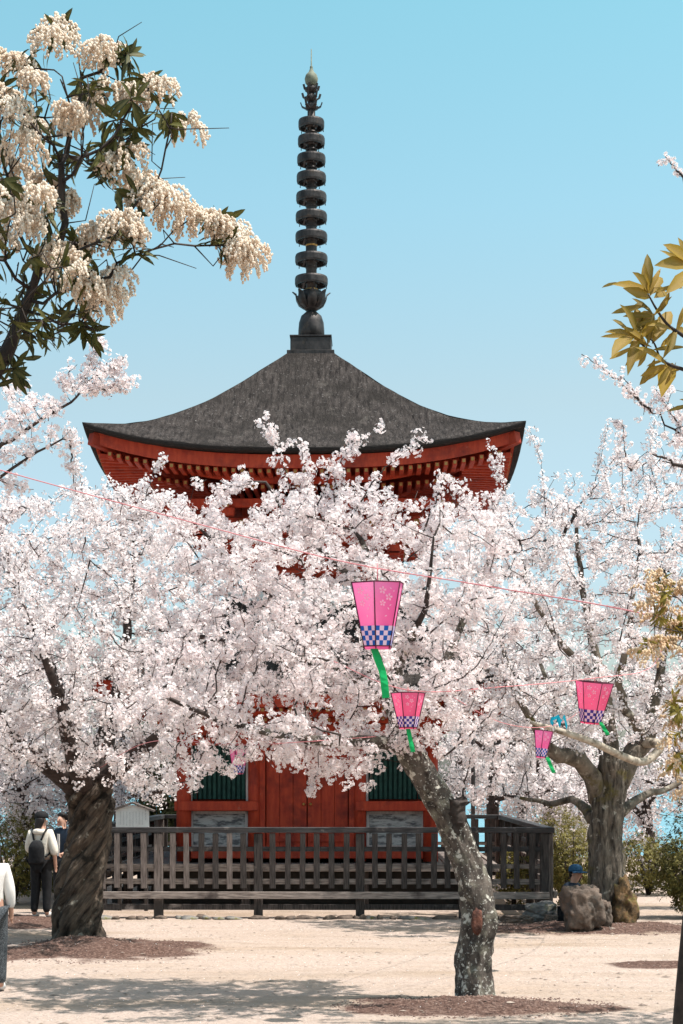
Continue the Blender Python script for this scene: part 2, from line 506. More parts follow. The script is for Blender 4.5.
SUN = Vector((0.34, -0.10, 0.87)).normalized()
sun = bpy.data.lights.new('sun', 'SUN')
sun.energy = 4.7
sun.angle = math.radians(0.5)
sun.color = (1.0, 0.95, 0.895)
so = bpy.data.objects.new('sun', sun)
so.rotation_euler = (-SUN).to_track_quat('-Z', 'Y').to_euler()
so.location = (20, -10, 40)
COL.objects.link(so)
w = bpy.data.worlds.new('World')
scene.world = w
w.use_nodes = True
nt = w.node_tree
bg = nt.nodes['Background']
sky = nt.nodes.new('ShaderNodeTexSky')
sky.sky_type = 'NISHITA'
sky.sun_disc = False
sky.sun_elevation = math.asin(SUN.z)
sky.sun_rotation = math.atan2(SUN.x, SUN.y)
sky.air_density = 1.0
sky.dust_density = 2.6
sky.ozone_density = 1.0
# the air's tone by height above the horizon: clear turquoise aloft, paler low down
tcw = nt.nodes.new('ShaderNodeTexCoord')
sep = nt.nodes.new('ShaderNodeSeparateXYZ')
nt.links.new(tcw.outputs['Generated'], sep.inputs[0])
tone = ramp(nt, [(0.0, (0.525, 0.55, 0.55)), (0.10, (0.53, 0.575, 0.57)), (0.212, (0.60, 0.61, 0.50)), (0.31, (0.55, 0.70, 0.57)), (0.407, (0.485, 0.745, 0.585)), (0.75, (0.5, 0.56, 0.50))], sep.outputs['Z'])
hs = nt.nodes.new('ShaderNodeVectorMath')
hs.operation = 'MULTIPLY'
nt.links.new(sky.outputs[0], hs.inputs[0])
nt.links.new(tone.outputs['Color'], hs.inputs[1])
h2_ = nt.nodes.new('ShaderNodeVectorMath')
h2_.operation = 'SCALE'
h2_.inputs['Scale'].default_value = 2.0
nt.links.new(hs.outputs[0], h2_.inputs[0])
nt.links.new(h2_.outputs[0], bg.inputs['Color'])
bg.inputs['Strength'].default_value = 0.124

cam = bpy.data.cameras.new('camera')
cam.sensor_fit = 'VERTICAL'
cam.sensor_height = 36
cam.lens = F / 1024 * 36
cam.shift_y = (HOR - 512) / 1024
cam.clip_start = 0.1
cam.clip_end = 30000
co = bpy.data.objects.new('camera', cam)
co.location = (0, 0, EYE)
co.rotation_euler = (PI / 2, 0, 0)
COL.objects.link(co)
scene.camera = co
scene.view_settings.view_transform = 'Standard'
scene.view_settings.look = 'None'
scene.view_settings.exposure = 0.62
scene.view_settings.gamma = 1.0
scene.cycles.max_bounces = 8
scene.cycles.diffuse_bounces = 4

# ------------------------------------------------------------------ the pagoda
PLOC = Vector((-0.56, 32.5, 0.0))
PROT = math.radians(-1.0)
PMAT = Matrix.Translation(PLOC) @ Matrix.Rotation(PROT, 4, 'Z')
pag = empty('pagoda', PLOC, PROT, label='two storey vermilion pagoda with bark roof and tall bronze ringed spire', cat='pagoda')


def rot4(mb_fn):
    """run a builder for each of the four sides"""
    for k in range(4):
        mb_fn(k, Matrix.Rotation(k * PI / 2, 4, 'Z'))


def interp(tab, s):
    return float(np.interp(s, [t[0] for t in tab], [t[1] for t in tab]))


def smooth_prof(tab, n):
    """profile rows, smoothed"""
    ss = np.linspace(tab[0][0], tab[-1][0], n)
    c = np.polyfit([t[0] for t in tab], [t[1] for t in tab], 4)
    return [(s, float(np.polyval(c, s))) for s in ss]


def roof(name, prof, lift, edge, inner, parent):
    smax = prof[-1][0]
    U = 33
    mb = MB()
    lf = lambda u, s: lift * (0.25 * u * u + 0.75 * abs(u) ** 3.2) * (s / smax) ** 3
    rows = [(s, z, 0) for s, z in prof] + [(smax, prof[-1][1] - edge * 0.3, 1), (smax - 0.02, prof[-1][1] - edge, 1),
                                           (inner, prof[-1][1] - edge - 0.02, 1)]

    def side(k, R):
        vs, fs, mi = [], [], []
        for (s, z, t) in rows:
            for j in range(U):
                u = -1 + 2 * j / (U - 1)
                p = Vector((u * s, -s, z + lf(u, s)))
                if t == 0:
                    p.z += 0.018 * mnoise.noise((p.x * 2.2 + k * 9, p.y * 2.2, p.z))
                else:
                    p.z += 0.012 * mnoise.noise((p.x * 5 + k * 9, 1, 2))
                vs.append(R @ p)
        for i in range(len(rows) - 1):
            for j in range(U - 1):
                q = (i * U + j, (i + 1) * U + j, (i + 1) * U + j + 1, i * U + j + 1)
                fs.append((q, rows[i + 1][2]))
        b = len(mb.v)
        mb.v += [tuple(p) for p in vs]
        for q, t in fs:
            mb.f.append(tuple(b + x for x in q))
            mb.m.append(t)
            mb.s.append(t == 0)
    rot4(side)
    o = mb.build(name, [M['roof'], M['roof_edge']], parent)
    fl = []
    for k in range(4):
        for (s_, z_, t_) in rows:
            for j in range(U):
                fl += [(-1 + 2 * j / (U - 1)) * s_ + 20 * k, s_ * 1.2, 0.0]
    o.data.attributes.new('flow', 'FLOAT_VECTOR', 'POINT').data.foreach_set('vector', fl)
    return o, lf


UP = smooth_prof([(0.42, 10.0), (0.9, 9.565), (1.5, 9.01), (2.08, 8.56), (2.57, 8.21), (2.96, 7.99), (3.3, 7.82), (3.66, 7.66)], 22)
LOW = smooth_prof([(1.5, 5.35), (2.0, 4.85), (2.6, 4.35), (3.1, 4.0), (3.6, 3.72)], 14)
up_roof, lf_up = roof('upper_roof', UP, 0.42, 0.065, 3.3, pag)
low_roof, lf_lo = roof('lower_roof', LOW, 0.30, 0.11, 3.1, pag)


def eaves(prefix, S, zb, lf, depth, inner, count, parent):
    """red fascia, soffit boards, two rows of rafters with ochre ends, hip rafters"""
    fas, soff = MB(), MB()
    U = 25

    def side(k, R):
        for (s, z0, z1, th) in ((S - 0.17, zb - 0.23, zb - 0.01, 0.05), (S - 0.95, zb - 0.36, zb - 0.24, 0.07)):
            vs, fs = [], []
            for j in range(U):
                u = -1 + 2 * j / (U - 1)
                l = lf(u, S)
                for (ds, z) in ((0, z1), (0, z0), (-th, z0), (-th, z1)):
                    vs.append(R @ Vector((u * (s + ds), -(s + ds), z + l)))
            for j in range(U - 1):
                for e in range(4):
                    e2 = (e + 1) % 4
                    fs.append((j * 4 + e, j * 4 + e2, j * 4 + 4 + e2, j * 4 + 4 + e))
            fas.add(vs, fs, 0)
        vs, fs = [], []
        ss = [S - 0.2, S - 0.9, S - 1.6, inner]
        for q, s in enumerate(ss):
            for j in range(U):
                u = -1 + 2 * j / (U - 1)
                vs.append(R @ Vector((u * s, -s, zb - 0.10 - 0.05 * q + lf(u, S) * (1 if q < 2 else 0.6 if q < 3 else 0))))
        for q in range(3):
            for j in range(U - 1):
                fs.append((q * U + j, q * U + j + 1, (q + 1) * U + j + 1, (q + 1) * U + j))
        soff.add(vs, fs, 0)
        r1, r2 = MB(), MB()
        for i in range(count):
            x = (-1 + 2 * (i + 0.5) / count) * (S - 0.35)
            u = x / S
            l = lf(u, S)
            for mbx, so_, si_, zz in ((r1, S - 0.22, S - 1.0, zb - 0.275), (r2, S - 1.0, inner, zb - 0.41)):
                si = max(si_, abs(x) - 0.05)
                if si > so_ - 0.1 or abs(x) > so_:
                    continue
                a_, b_ = R @ Vector((x, -so_, zz + l)), R @ Vector((x, -si, zz + l * 0.75 + 0.05))
                mbx.bar(a_, b_, 0.075, 0.085, 0)
                d_ = (a_ - b_).normalized()
                mbx.bar(a_ + d_ * 0.001, a_ + d_ * 0.012, 0.05, 0.055, 1)
        r1.build(prefix + '_outer_rafter_row', [M['red'], M['ochre']], parent)
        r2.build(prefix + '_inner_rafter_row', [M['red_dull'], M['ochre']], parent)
        h = MB()
        c0, c1 = R @ Vector((-(S - 0.12), -(S - 0.12), zb - 0.16 + lf(1, S))), R @ Vector((-inner, -inner, zb - 0.40))
        h.bar(c0, c1, 0.14, 0.20)
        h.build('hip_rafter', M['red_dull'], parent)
    rot4(side)
    fas.build(prefix + '_eave_fascia', M['red'], parent)
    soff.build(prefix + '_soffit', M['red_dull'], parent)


eaves('upper', 3.66, 7.575, lf_up, 0.2, 1.3, 45, pag)
eaves('lower', 3.60, 3.61, lf_lo, 0.2, 2.1, 42, pag)


def bracket_tiers(zs, sizes, n, parent, bevel=0.1):
    for (z, s) in zip(zs, sizes):
        mb = MB()

        def side(k, R):
            rz = k * PI / 2
            mb.box(R @ Vector((0, -s, z)), (2 * s + 0.3, 0.13, 0.15), 0, rz)
            for i in range(n):
                x = (-1 + 2 * i / (n - 1)) * s
                mb.box(R @ Vector((x, -s, z - 0.15)), (0.24, 0.20, 0.13), 0, rz, taper=1.15)
                mb.box(R @ Vector((x, -s + 0.28, z - 0.04)), (0.11, 0.95, 0.12), 0, rz)
                mb.box(R @ Vector((x, -s - 0.207, z - 0.04)), (0.09, 0.02, 0.10), 1, rz)
        rot4(side)
        mb.build('bracket_tier', [M['red'], M['ochre']], parent)


bracket_tiers((6.95, 6.68, 6.42), (2.30, 1.90, 1.52), 6, pag)
bracket_tiers((3.22,), (2.36,), 4, pag)

# round upper storey, plaster dome, balcony railing
mb = MB()
mb.lathe([(1.22, 5.5), (1.22, 6.35), (1.30, 6.40), (1.30, 7.25)], 36)
mb.build('round_wall', M['red'], pag)
mb = MB()
mb.lathe([(1.72, 5.15), (1.72, 5.30), (1.68, 5.48), (1.58, 5.62), (1.40, 5.72), (1.2, 5.76)], 40)
mb.build('plaster_dome', M['plaster'], pag)
rl = MB()
for z in (5.86, 6.08, 6.28):
    rl.tube([(1.55 * math.cos(t * PI / 20), 1.55 * math.sin(t * PI / 20), z) for t in range(41)], [0.032] * 41, 6)
for k in range(16):
    t = k * PI / 8
    rl.lathe([(0.035, 5.66), (0.035, 6.36), (0.01, 6.40)], 6, c=(1.55 * math.cos(t), 1.55 * math.sin(t), 0))
rl.build('balcony_railing', M['red'], pag)

# lower storey
HW = 2.14
for sx in (-1, 1):
    for sy in (-1, 1):
        p = MB()
        p.lathe([(0.13, 0.76), (0.13, 3.2)], 18, c=(sx * HW, sy * HW, 0))
        p.build('pillar', M['red'], pag)
for (k, R) in [(k, Matrix.Rotation(k * PI / 2, 4, 'Z')) for k in range(4)]:
    rz = k * PI / 2
    for sx in (-0.92, 0.92):
        p = MB()
        p.lathe([(0.105, 0.76), (0.105, 3.1)], 16, c=tuple(R @ Vector((sx, -HW, 0))))
        p.build('pillar', M['red'], pag)
    t = MB()
    t.box(R @ Vector((0, -HW - 0.01, 0.90)), (4.02, 0.20, 0.18), 0, rz)
    t.box(R @ Vector((0, -HW - 0.01, 3.04)), (4.02, 0.16, 0.20), 0, rz)
    t.box(R @ Vector((0, -HW - 0.01, 2.84)), (4.01, 0.22, 0.14), 0, rz)
    t.build('wall_beam', M['red'], pag)
    t = MB()
    t.box(R @ Vector((0, -HW + 0.20, 1.95)), (4.06, 0.05, 2.3), 0, rz)
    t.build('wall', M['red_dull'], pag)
    for sx in (-1, 1):
        cx = sx * 1.53
        b_ = MB()
        b_.box(R @ Vector((cx, -HW - 0.03, 1.72)), (1.38, 0.26, 0.17), 0, rz)
        b_.build('window_sill_beam', M['red'], pag)
        w_ = MB()
        for i in range(11):
            w_.box(R @ Vector((cx - 0.42 + i * 0.084, -HW + 0.07, 2.30)), (0.052, 0.05, 0.93), 0, rz)
        w_.box(R @ Vector((cx, -HW + 0.13, 2.30)), (0.98, 0.03, 0.93), 0, rz)
        wo = w_.build('window', M['green'], pag)
        for q in (-1, 1):
            f_ = MB()
            f_.box(R @ Vector((cx + q * 0.505, -HW + 0.05, 2.29)), (0.075, 0.12, 0.97), 0, rz)
            f_.build('window_jamb', M['jamb'], wo)
        d_ = MB()
        d_.box(R @ Vector((cx, -HW + 0.07, 1.31)), (0.90, 0.06, 0.54), 0, rz)
        for i in range(1, 3):
            d_.box(R @ Vector((cx, -HW + 0.035, 1.06 + i * 0.17)), (0.90, 0.012, 0.012), 0, rz)
        do = d_.build('dado_board', M['peel'], pag)
        f_ = MB()
        for q in (-1, 1):
            f_.box(R @ Vector((cx + q * 0.476, -HW + 0.05, 1.31)), (0.05, 0.10, 0.64), 0, rz)
        f_.box(R @ Vector((cx, -HW + 0.05, 1.606)), (1.0, 0.10, 0.048), 0, rz)
        f_.box(R @ Vector((cx, -HW + 0.05, 1.014)), (1.0, 0.10, 0.048), 0, rz)
        f_.build('board_frame', M['jamb'], do)
        dd = MB()
        for i in range(3):
            dd.box(R @ Vector((sx * (0.125 + i * 0.235), -HW + 0.06 + 0.004 * (i % 2), 1.86)), (0.23, 0.07, 1.74), 0, rz)
        dd.box(R @ Vector((sx * 0.37, -HW + 0.012, 2.60)), (0.66, 0.03, 0.10), 0, rz)
        dd.box(R @ Vector((sx * 0.37, -HW + 0.012, 1.15)), (0.66, 0.03, 0.10), 0, rz)
        dob = dd.build('door', M['red'], pag)
        hh = MB()
        hh.lathe([(0.02, 0), (0.028, 0.02), (0.01, 0.04)], 10)
        for vi, v_ in enumerate(hh.v):
            hh.v[vi] = tuple(R @ Vector((sx * 0.06 + v_[0], -HW + 0.02 - v_[2], 1.75 + v_[1])))
        hh.build('door_knob', M['brass'], dob)
        j_ = MB()
        j_.box(R @ Vector((sx * 0.775, -HW + 0.03, 1.86)), (0.10, 0.14, 1.76), 0, rz)
        j_.build('door_post', M['red'], pag)
# veranda
mb = MB()
for i in range(22):
    x = -3.1 + i * 6.2 / 21
    mb.box((x, 0, 0.70), (0.285, 6.3, 0.07))
mb.build('veranda_floor', M['wood'], pag)
mb = MB()
for k in range(4):
    R = Matrix.Rotation(k * PI / 2, 4, 'Z')
    mb.box(R @ Vector((0, -3.20, 0.70)), (6.5, 0.08, 0.12), 0, k * PI / 2)
mb.build('veranda_edge', M['wood_long'], pag)
for k in range(4):
    R = Matrix.Rotation(k * PI / 2, 4, 'Z')
    for i in range(4):
        mb = MB()
        mb.box(R @ Vector((-3.0 + i * 2.0, -3.0, 0.34)), (0.14, 0.14, 0.66))
        mb.build('veranda_post', M['wood_mid'], pag)
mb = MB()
mb.box((0, 0, 0.33), (5.3, 5.3, 0.62))  # near-black block standing in for the shade beneath the veranda floor
mb.build('underfloor_shade_block', M['dark_void'], pag)

# sorin: the bronze spire with nine rings
mb = MB()
mb.box((0, 0, 10.02), (0.87, 0.87, 0.07))
mb.box((0, 0, 10.185), (0.75, 0.75, 0.265))
mb.box((0, 0, 10.33), (0.77, 0.77, 0.03))
base = mb.build('spire_base', M['bronze'], pag)
zpx = lambda py: EYE + (HOR - py) * 32.5 / F
mb = MB()
mb.lathe([(0.09, 10.9), (0.105, 12.0), (0.09, 13.2), (0.07, 14.75)], 14)
mast = mb.build('spire_mast', M['bronze'], pag)
mb = MB()
mb.lathe([(0.245, 10.34), (0.242, 10.52), (0.23, 10.66), (0.19, 10.78), (0.10, 10.86)], 26)
mb.build('dome_cap', M['bronze'], mast)
mb = MB()
mb.lathe([(0.10, 10.88), (0.15, 10.92), (0.20, 11.04), (0.22, 11.16), (0.19, 11.24), (0.09, 11.28)], 22)
for k in range(8):
    t = k * PI / 4 + 0.1
    c_, s_ = math.cos(t), math.sin(t)
    prof = [(0.15, 10.92), (0.23, 10.98), (0.28, 11.08), (0.295, 11.17), (0.36, 11.22)]
    wd = [0.05, 0.085, 0.085, 0.06, 0.012]
    vs = []
    for (r, z), q in zip(prof, wd):
        for e in (-1, 1):
            for th in (0, 0.016):
                vs.append(((r - th) * c_ - e * q * s_, (r - th) * s_ + e * q * c_, z + th * 0.5))
    fs = []
    for i in range(4):
        a0, b0 = i * 4, i * 4 + 4
        fs += [(a0, a0 + 2, b0 + 2, b0), (a0 + 1, b0 + 1, b0 + 3, a0 + 3), (a0, b0, b0 + 1, a0 + 1), (a0 + 2, a0 + 3, b0 + 3, b0 + 2)]
    mb.add(vs, fs, 0, True)
mb.build('lotus_cup', M['bronze'], mast)
for py, wpx in zip((282, 260, 238, 218, 198.5, 179, 160.5, 142, 125), (33, 32.5, 32, 31.5, 30.5, 29.5, 28.5, 27, 26)):
    z = zpx(py) + 0.01
    r = wpx / 2 * 32.5 / F
    h = 0.078
    mb = MB()
    n = 28
    vs, fs = [], []
    for k in range(n):
        t = 2 * PI * k / n
        for (rr, zz) in ((r * 0.97, z - h), (r, z - h * 0.6), (r, z + h * 0.6), (r * 0.96, z + h), (r * 0.86, z + h), (r * 0.86, z - h)):
            vs.append((rr * math.cos(t), rr * math.sin(t), zz))
    for k in range(n):
        k2 = (k + 1) % n
        for e in range(6):
            e2 = (e + 1) % 6
            fs.append((k * 6 + e, k2 * 6 + e, k2 * 6 + e2, k * 6 + e2))
    mb.add(vs, fs, 0, False)
    for k in range(4):
        t = k * PI / 4 + 0.3
        mb.box((0, 0, z + 0.03), (2 * r * 0.93, 0.05, 0.05), 0, t)
    mb.lathe([(0.105, z - 0.07), (0.108, z - 0.05), (0.105, z + 0.05)], 16)
    for k in range(8):
        t = k * PI / 4 + 0.2
        mb.lathe([(0.010, z - h - 0.045), (0.008, z - h - 0.02), (0.003, z - h + 0.01)], 5, c=(r * 0.93 * math.cos(t), r * 0.93 * math.sin(t), 0))
    mb.lathe([(0.109, z - 0.17), (0.112, z - 0.14)], 14, 1)
    mb.build('spire_ring', [M['bronze'], M['brass'] if py in (282, 238) else M['bronze']], mast)
mb = MB()
for zz, r in ((zpx(108), 0.20), (zpx(99), 0.17), (zpx(90.5), 0.15)):
    mb.lathe([(0.06, zz - 0.05), (0.10, zz), (0.09, zz + 0.06), (0.06, zz + 0.10)], 14)
    for k in range(6):
        t = k * PI / 3 + zz
        c_, s_ = math.cos(t), math.sin(t)
        mb.bar((0.07 * c_, 0.07 * s_, zz - 0.03), (r * 0.85 * c_, r * 0.85 * s_, zz + 0.02), 0.06, 0.02)
        mb.bar((r * 0.85 * c_, r * 0.85 * s_, zz + 0.015), (r * c_, r * s_, zz + 0.10), 0.04, 0.018)
mb.build('flame_tier', M['bronze'], mast)
mb = MB()
z = zpx(79)
mb.lathe([(0.06, z - 0.14), (0.11, z - 0.08), (0.125, z), (0.105, z + 0.07), (0.05, z + 0.13), (0.025, z + 0.2), (0.03, z + 0.22), (0.012, z + 0.25), (0.008, zpx(49))], 18)
mb.build('jewel_finial', M['verdigris'], mast)


# ------------------------------------------------------------------ wooden fence round the pagoda
def fence(label, p0, p1, posts, seed):
    """p0,p1 in the pagoda's frame; posts: distances along"""
    r = random.Random(seed)
    a, b = Vector((*p0, 0)), Vector((*p1, 0))
    d = (b - a)
    L = d.length
    d.normalize()
    rz = math.atan2(d.y, d.x)
    root = empty('wooden_fence', PMAT @ a, PROT + rz, label=label, cat='fence', group='weathered wooden fences round the pagoda')
    for t in posts:
        mb = MB()
        w_ = 0.135 + r.uniform(-0.01, 0.01)
        mb.box((t, 0, 0.665), (w_, 0.135, 1.33))
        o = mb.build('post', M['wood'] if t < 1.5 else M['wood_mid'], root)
        o.rotation_euler = (r.uniform(-.006, .006), 0, 0)
    mb = MB()
    mb.box((L / 2, 0, 1.385), (L + 0.16, 0.17, 0.085))
    mb.build('handrail', M['wood_dark'], root)
    for z, h, mm, y in ((1.085, 0.075, 'wood_dark', 0.0), (0.815, 0.07, 'wood_long', 0.0), (0.575, 0.085, 'wood_long', 0.0),
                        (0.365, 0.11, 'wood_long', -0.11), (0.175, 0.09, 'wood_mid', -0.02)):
        mb = MB()
        mb.box((L / 2, y, z), (L - 0.01, 0.055, h))
        mb.build('rail', M[mm], root)
    ps = list(posts)
    for t0, t1 in zip(ps[:-1], ps[1:]):
        n = max(1, round((t1 - t0) / 0.232) - 1)
        for i in range(n):
            t = t0 + (t1 - t0) * (i + 1) / (n + 1) + r.uniform(-0.008, 0.008)
            mb = MB()
            lo = 0.47 + r.uniform(-0.012, 0.012)
            mb.box((0, 0, (lo + 1.335) / 2), (0.088 + r.uniform(-0.006, 0.006), 0.05, 1.335 - lo))
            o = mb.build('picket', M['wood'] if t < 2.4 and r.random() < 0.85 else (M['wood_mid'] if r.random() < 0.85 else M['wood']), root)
            o.location = (t, -0.056, 0)
            o.rotation_euler = (0, r.uniform(-.012, .012), 0)
    return root


FX0, FX1, FY = -3.4, 3.9, 5.0
fence('long grey picket fence in front of the pagoda doors, facing the open ground', (FX0, -FY), (FX1, -FY), [0.07, 1.17, 2.74, 4.34, 5.95, 7.23], 1)
fence('dark picket fence side running back from the right front corner by the boulder', (FX1, -FY + 0.09), (FX1, FY - 0.09), [0.02, 1.6, 3.2, 4.9, 6.5, 8.1, 9.80], 2)
fence('far picket fence behind the pagoda, its dark top rail seen past both walls', (FX1, FY), (FX0, FY), [0.07, 1.5, 3.0, 4.5, 6.0, 7.23], 3)
fence('picket fence side hidden behind the twisted cherry trunk', (FX0, FY - 0.09), (FX0, -FY + 0.09), [0.02, 1.6, 3.2, 4.9, 6.5, 8.1, 9.80], 4)
# low stone sill under the front fence
r = random.Random(5)


def rock_mesh(name, size, seed, sub=3, rough=0.28):
    bm = bmesh.new()
    bmesh.ops.create_icosphere(bm, subdivisions=sub, radius=1)
    for v in bm.verts:
        n = v.co.copy()
        k = 1 + rough * mnoise.fractal(n * 1.1 + Vector((seed, 0, 0)), 0.9, 2.0, 5) - 0.5 * rough * abs(mnoise.noise(n * 2.3 + Vector((0, seed, 0)))) + 0.12 * rough * mnoise.fractal(n * 7 + Vector((seed, 4, 0)), 0.7, 2.0, 4)
        q = max(abs(n.x), abs(n.y), abs(n.z))
        v.co = n * k * (0.55 + 0.45 / q)
        v.co.x *= size[0]
        v.co.y *= size[1]
        v.co.z *= size[2]
    me = bpy.data.meshes.new(name)
    bm.to_mesh(me)
    bm.free()
    me.polygons.foreach_set('use_smooth', [True] * len(me.polygons))
    return me


x = FX0 + 0.15
stones = []
kk = 0
while x < FX1 + 0.2:
    wd = r.choice((0.10, 0.14, 0.2, 0.3, 0.42)) * r.uniform(0.8, 1.2)
    me = rock_mesh('kerb_stone', (wd * 0.52, r.uniform(0.06, 0.13), r.uniform(0.03, 0.06)), kk * 3.3, 2, 0.4)
    me.materials.append(M['stone'] if r.random() < 0.7 else M['stone_grey'])
    o = link('kerb_stone', me, label='low brown kerb stone in the row at the foot of the front fence', cat='stone', group='kerb stones under the front fence')
    o.location = PMAT @ Vector((x + wd / 2, -FY - 0.22 + r.uniform(-.09, .06), 0.012))
    o.rotation_euler = (r.uniform(-.1, .1), r.uniform(-.1, .1), r.uniform(-.4, .4))
    x += wd * r.uniform(0.8, 1.0) + r.choice((0.0, 0.0, 0.03, 0.12))
    kk += 1


def rock(px, py, d, size, seed, label, mm='stone', rz=0.0, sub=5):
    me = rock_mesh('boulder', size, seed, sub)
    me.materials.append(M[mm])
    o = link('boulder', me, label=label, cat='boulder', group='boulders by the right hand cherry tree')
    p = at(px, py, d)
    o.location = (p.x, d, ground_z(p.x, d) + size[2] * 0.8)
    o.rotation_euler = (0, 0, rz)
    return o


rock(582, 925, 25.0, (0.285, 0.26, 0.345), 2.7, 'tall rounded brown boulder standing against the grey cherry trunk', rz=0.2)
rock(601, 925, 25.25, (0.13, 0.2, 0.20), 8.1, 'small boulder wedged between the tall boulder and the trunk')
rock(541, 912, 27.0, (0.27, 0.24, 0.16), 5.2, 'flat dark boulder at the right front corner of the fence', 'stone_grey')
rock(518, 921, 26.6, (0.24, 0.15, 0.07), 6.5, 'low tan slab of stone on the ground below the fence corner')
rock(551, 925, 26.2, (0.10, 0.12, 0.08), 9.4, 'small pale stone at the foot of the tall boulder')

# notice board behind the fence
sg = at(132.5, 818, 29.0)
sign = empty('notice_board', (sg.x, sg.y, 0), PROT, label='small white notice board with a peaked roof behind the left end of the fence', cat='notice board')
mb = MB()
bw = 0.55
mb.add([(-bw / 2, -.02, 1.34), (bw / 2, -.02, 1.34), (bw / 2, -.02, 1.68), (0, -.02, 1.76), (-bw / 2, -.02, 1.68),
        (-bw / 2, .02, 1.34), (bw / 2, .02, 1.34), (bw / 2, .02, 1.68), (0, .02, 1.76), (-bw / 2, .02, 1.68)],
       [(0, 1, 2, 3, 4), (9, 8, 7, 6, 5), (1, 0, 5, 6), (2, 1, 6, 7), (3, 2, 7, 8), (4, 3, 8, 9), (0, 4, 9, 5)])
bo = mb.build('board', M['sign_white'], sign)
mb = MB()
r = random.Random(3)
for c in range(9):                       # columns of faded brush writing, too small to read in the photograph
    x = 0.22 - c * 0.052
    z = 1.66 if c == 0 else 1.64
    n = 4 if c == 0 else r.randint(9, 13)
    st = 0.045 if c == 0 else 0.02
    for i in range(n):
        zz = z - i * st
        s_ = 0.014 if c == 0 else 0.008
        for q in range(3):
            mb.box((x + r.uniform(-.004, .004), -0.0215, zz - s_ + q * s_ * 0.8), (s_ * r.uniform(0.9, 1.8), 0.002, s_ * 0.35), 0)
mb.build('faded_writing', M['ink'], bo)
mb = MB()
mb.bar((-0.37, 0, 1.655), (0, 0, 1.795), 0.16, 0.03)
mb.bar((0.37, 0, 1.655), (0, 0, 1.795), 0.16, 0.03)
mb.build('roof', M['wood'], sign)
for sx in (-1, 1):
    mb = MB()
    mb.box((sx * 0.22, 0.05, 0.8), (0.06, 0.06, 1.6))
    mb.build('post', M['wood_mid'], sign)


# ------------------------------------------------------------------ trees
def grow(P, par, A, step, infl, kill, iters, jit=0.25, up=0.0):
    P = [np.array(p, float) for p in P]
    par = list(par)
    A = np.asarray(A, float)
    Pn = np.array(P)
    D = np.linalg.norm(A[:, None] - Pn[None], axis=2)
    ni = D.argmin(1)
    nd = D.min(1)
    nchild = {}
    for q in par:
        nchild[q] = nchild.get(q, 0) + 1
    for it in range(iters):
        act = nd < infl
        if not act.any():
            break
        idx = ni[act]
        v = A[act] - Pn[idx]
        v /= np.maximum(np.linalg.norm(v, axis=1, keepdims=True), 1e-9)
        uq, inv = np.unique(idx, return_inverse=True)
        acc = np.zeros((len(uq), 3))
        np.add.at(acc, inv.ravel(), v)
        acc /= np.maximum(np.linalg.norm(acc, axis=1, keepdims=True), 1e-9)
        acc += RNG.normal(0, jit, acc.shape)
        acc[:, 2] += up
        acc /= np.linalg.norm(acc, axis=1, keepdims=True)
        new, newpar = [], []
        for u, a_ in zip(uq, acc):
            if nchild.get(u, 0) >= 4:
                continue
            new.append(Pn[u] + a_ * step)
            newpar.append(u)
            nchild[u] = nchild.get(u, 0) + 1
        if not new:
            break
        new = np.array(new)
        b0 = len(Pn)
        Pn = np.vstack([Pn, new])
        par += newpar
        D = np.linalg.norm(A[:, None] - new[None], axis=2)
        m_ = D.min(1)
        am = D.argmin(1)
        bt = m_ < nd
        nd[bt] = m_[bt]
        ni[bt] = am[bt] + b0
        keep = nd > kill
        A, nd, ni = A[keep], nd[keep], ni[keep]
        if len(A) == 0:
            break
    return Pn, np.array(par)


def skeleton_radii(P, par, rtip, expo, fixed):
    n = len(P)
    acc = np.zeros(n)
    rad = np.zeros(n)
    order = range(n - 1, -1, -1)
    for i in order:                       # children always come after parents
        rad[i] = max(acc[i], rtip ** expo) ** (1 / expo) if acc[i] > 0 else rtip
        if par[i] >= 0:
            acc[par[i]] += rad[i] ** expo
    for i, r_ in fixed.items():
        rad[i] = r_
    return rad


def branch_mesh(P, par, rad, rskip=None):
    n = len(P)
    kids = [[] for _ in range(n)]
    for i in range(n):
        if par[i] >= 0:
            kids[par[i]].append(i)
    mb = MB()
    stack = [i for i in range(n) if par[i] < 0]
    starts = [(i, None) for i in stack]
    while starts:
        s, p = starts.pop()
        chain = [] if p is None else [p]
        rr = [] if p is None else [min(rad[p], rad[s] * 1.25)]
        c = s
        while True:
            chain.append(c)
            rr.append(rad[c])
            ks = sorted(kids[c], key=lambda q: -rad[q])
            for q in ks[1:]:
                starts.append((q, c))
            if not ks:
                break
            c = ks[0]
        if len(chain) < 2:
            continue
        rm = max(rr)
        sides = 10 if rm > 0.06 else 7 if rm > 0.025 else 4 if rm > 0.008 else 3
        f0 = len(mb.m)
        mb.tube([Vector(P[q]) for q in chain], rr, sides)
        for i in range(len(chain) - 1):
            if rr[i] < 0.032:
                mb.m[f0 + i * sides:f0 + (i + 1) * sides] = [1] * sides
    return mb


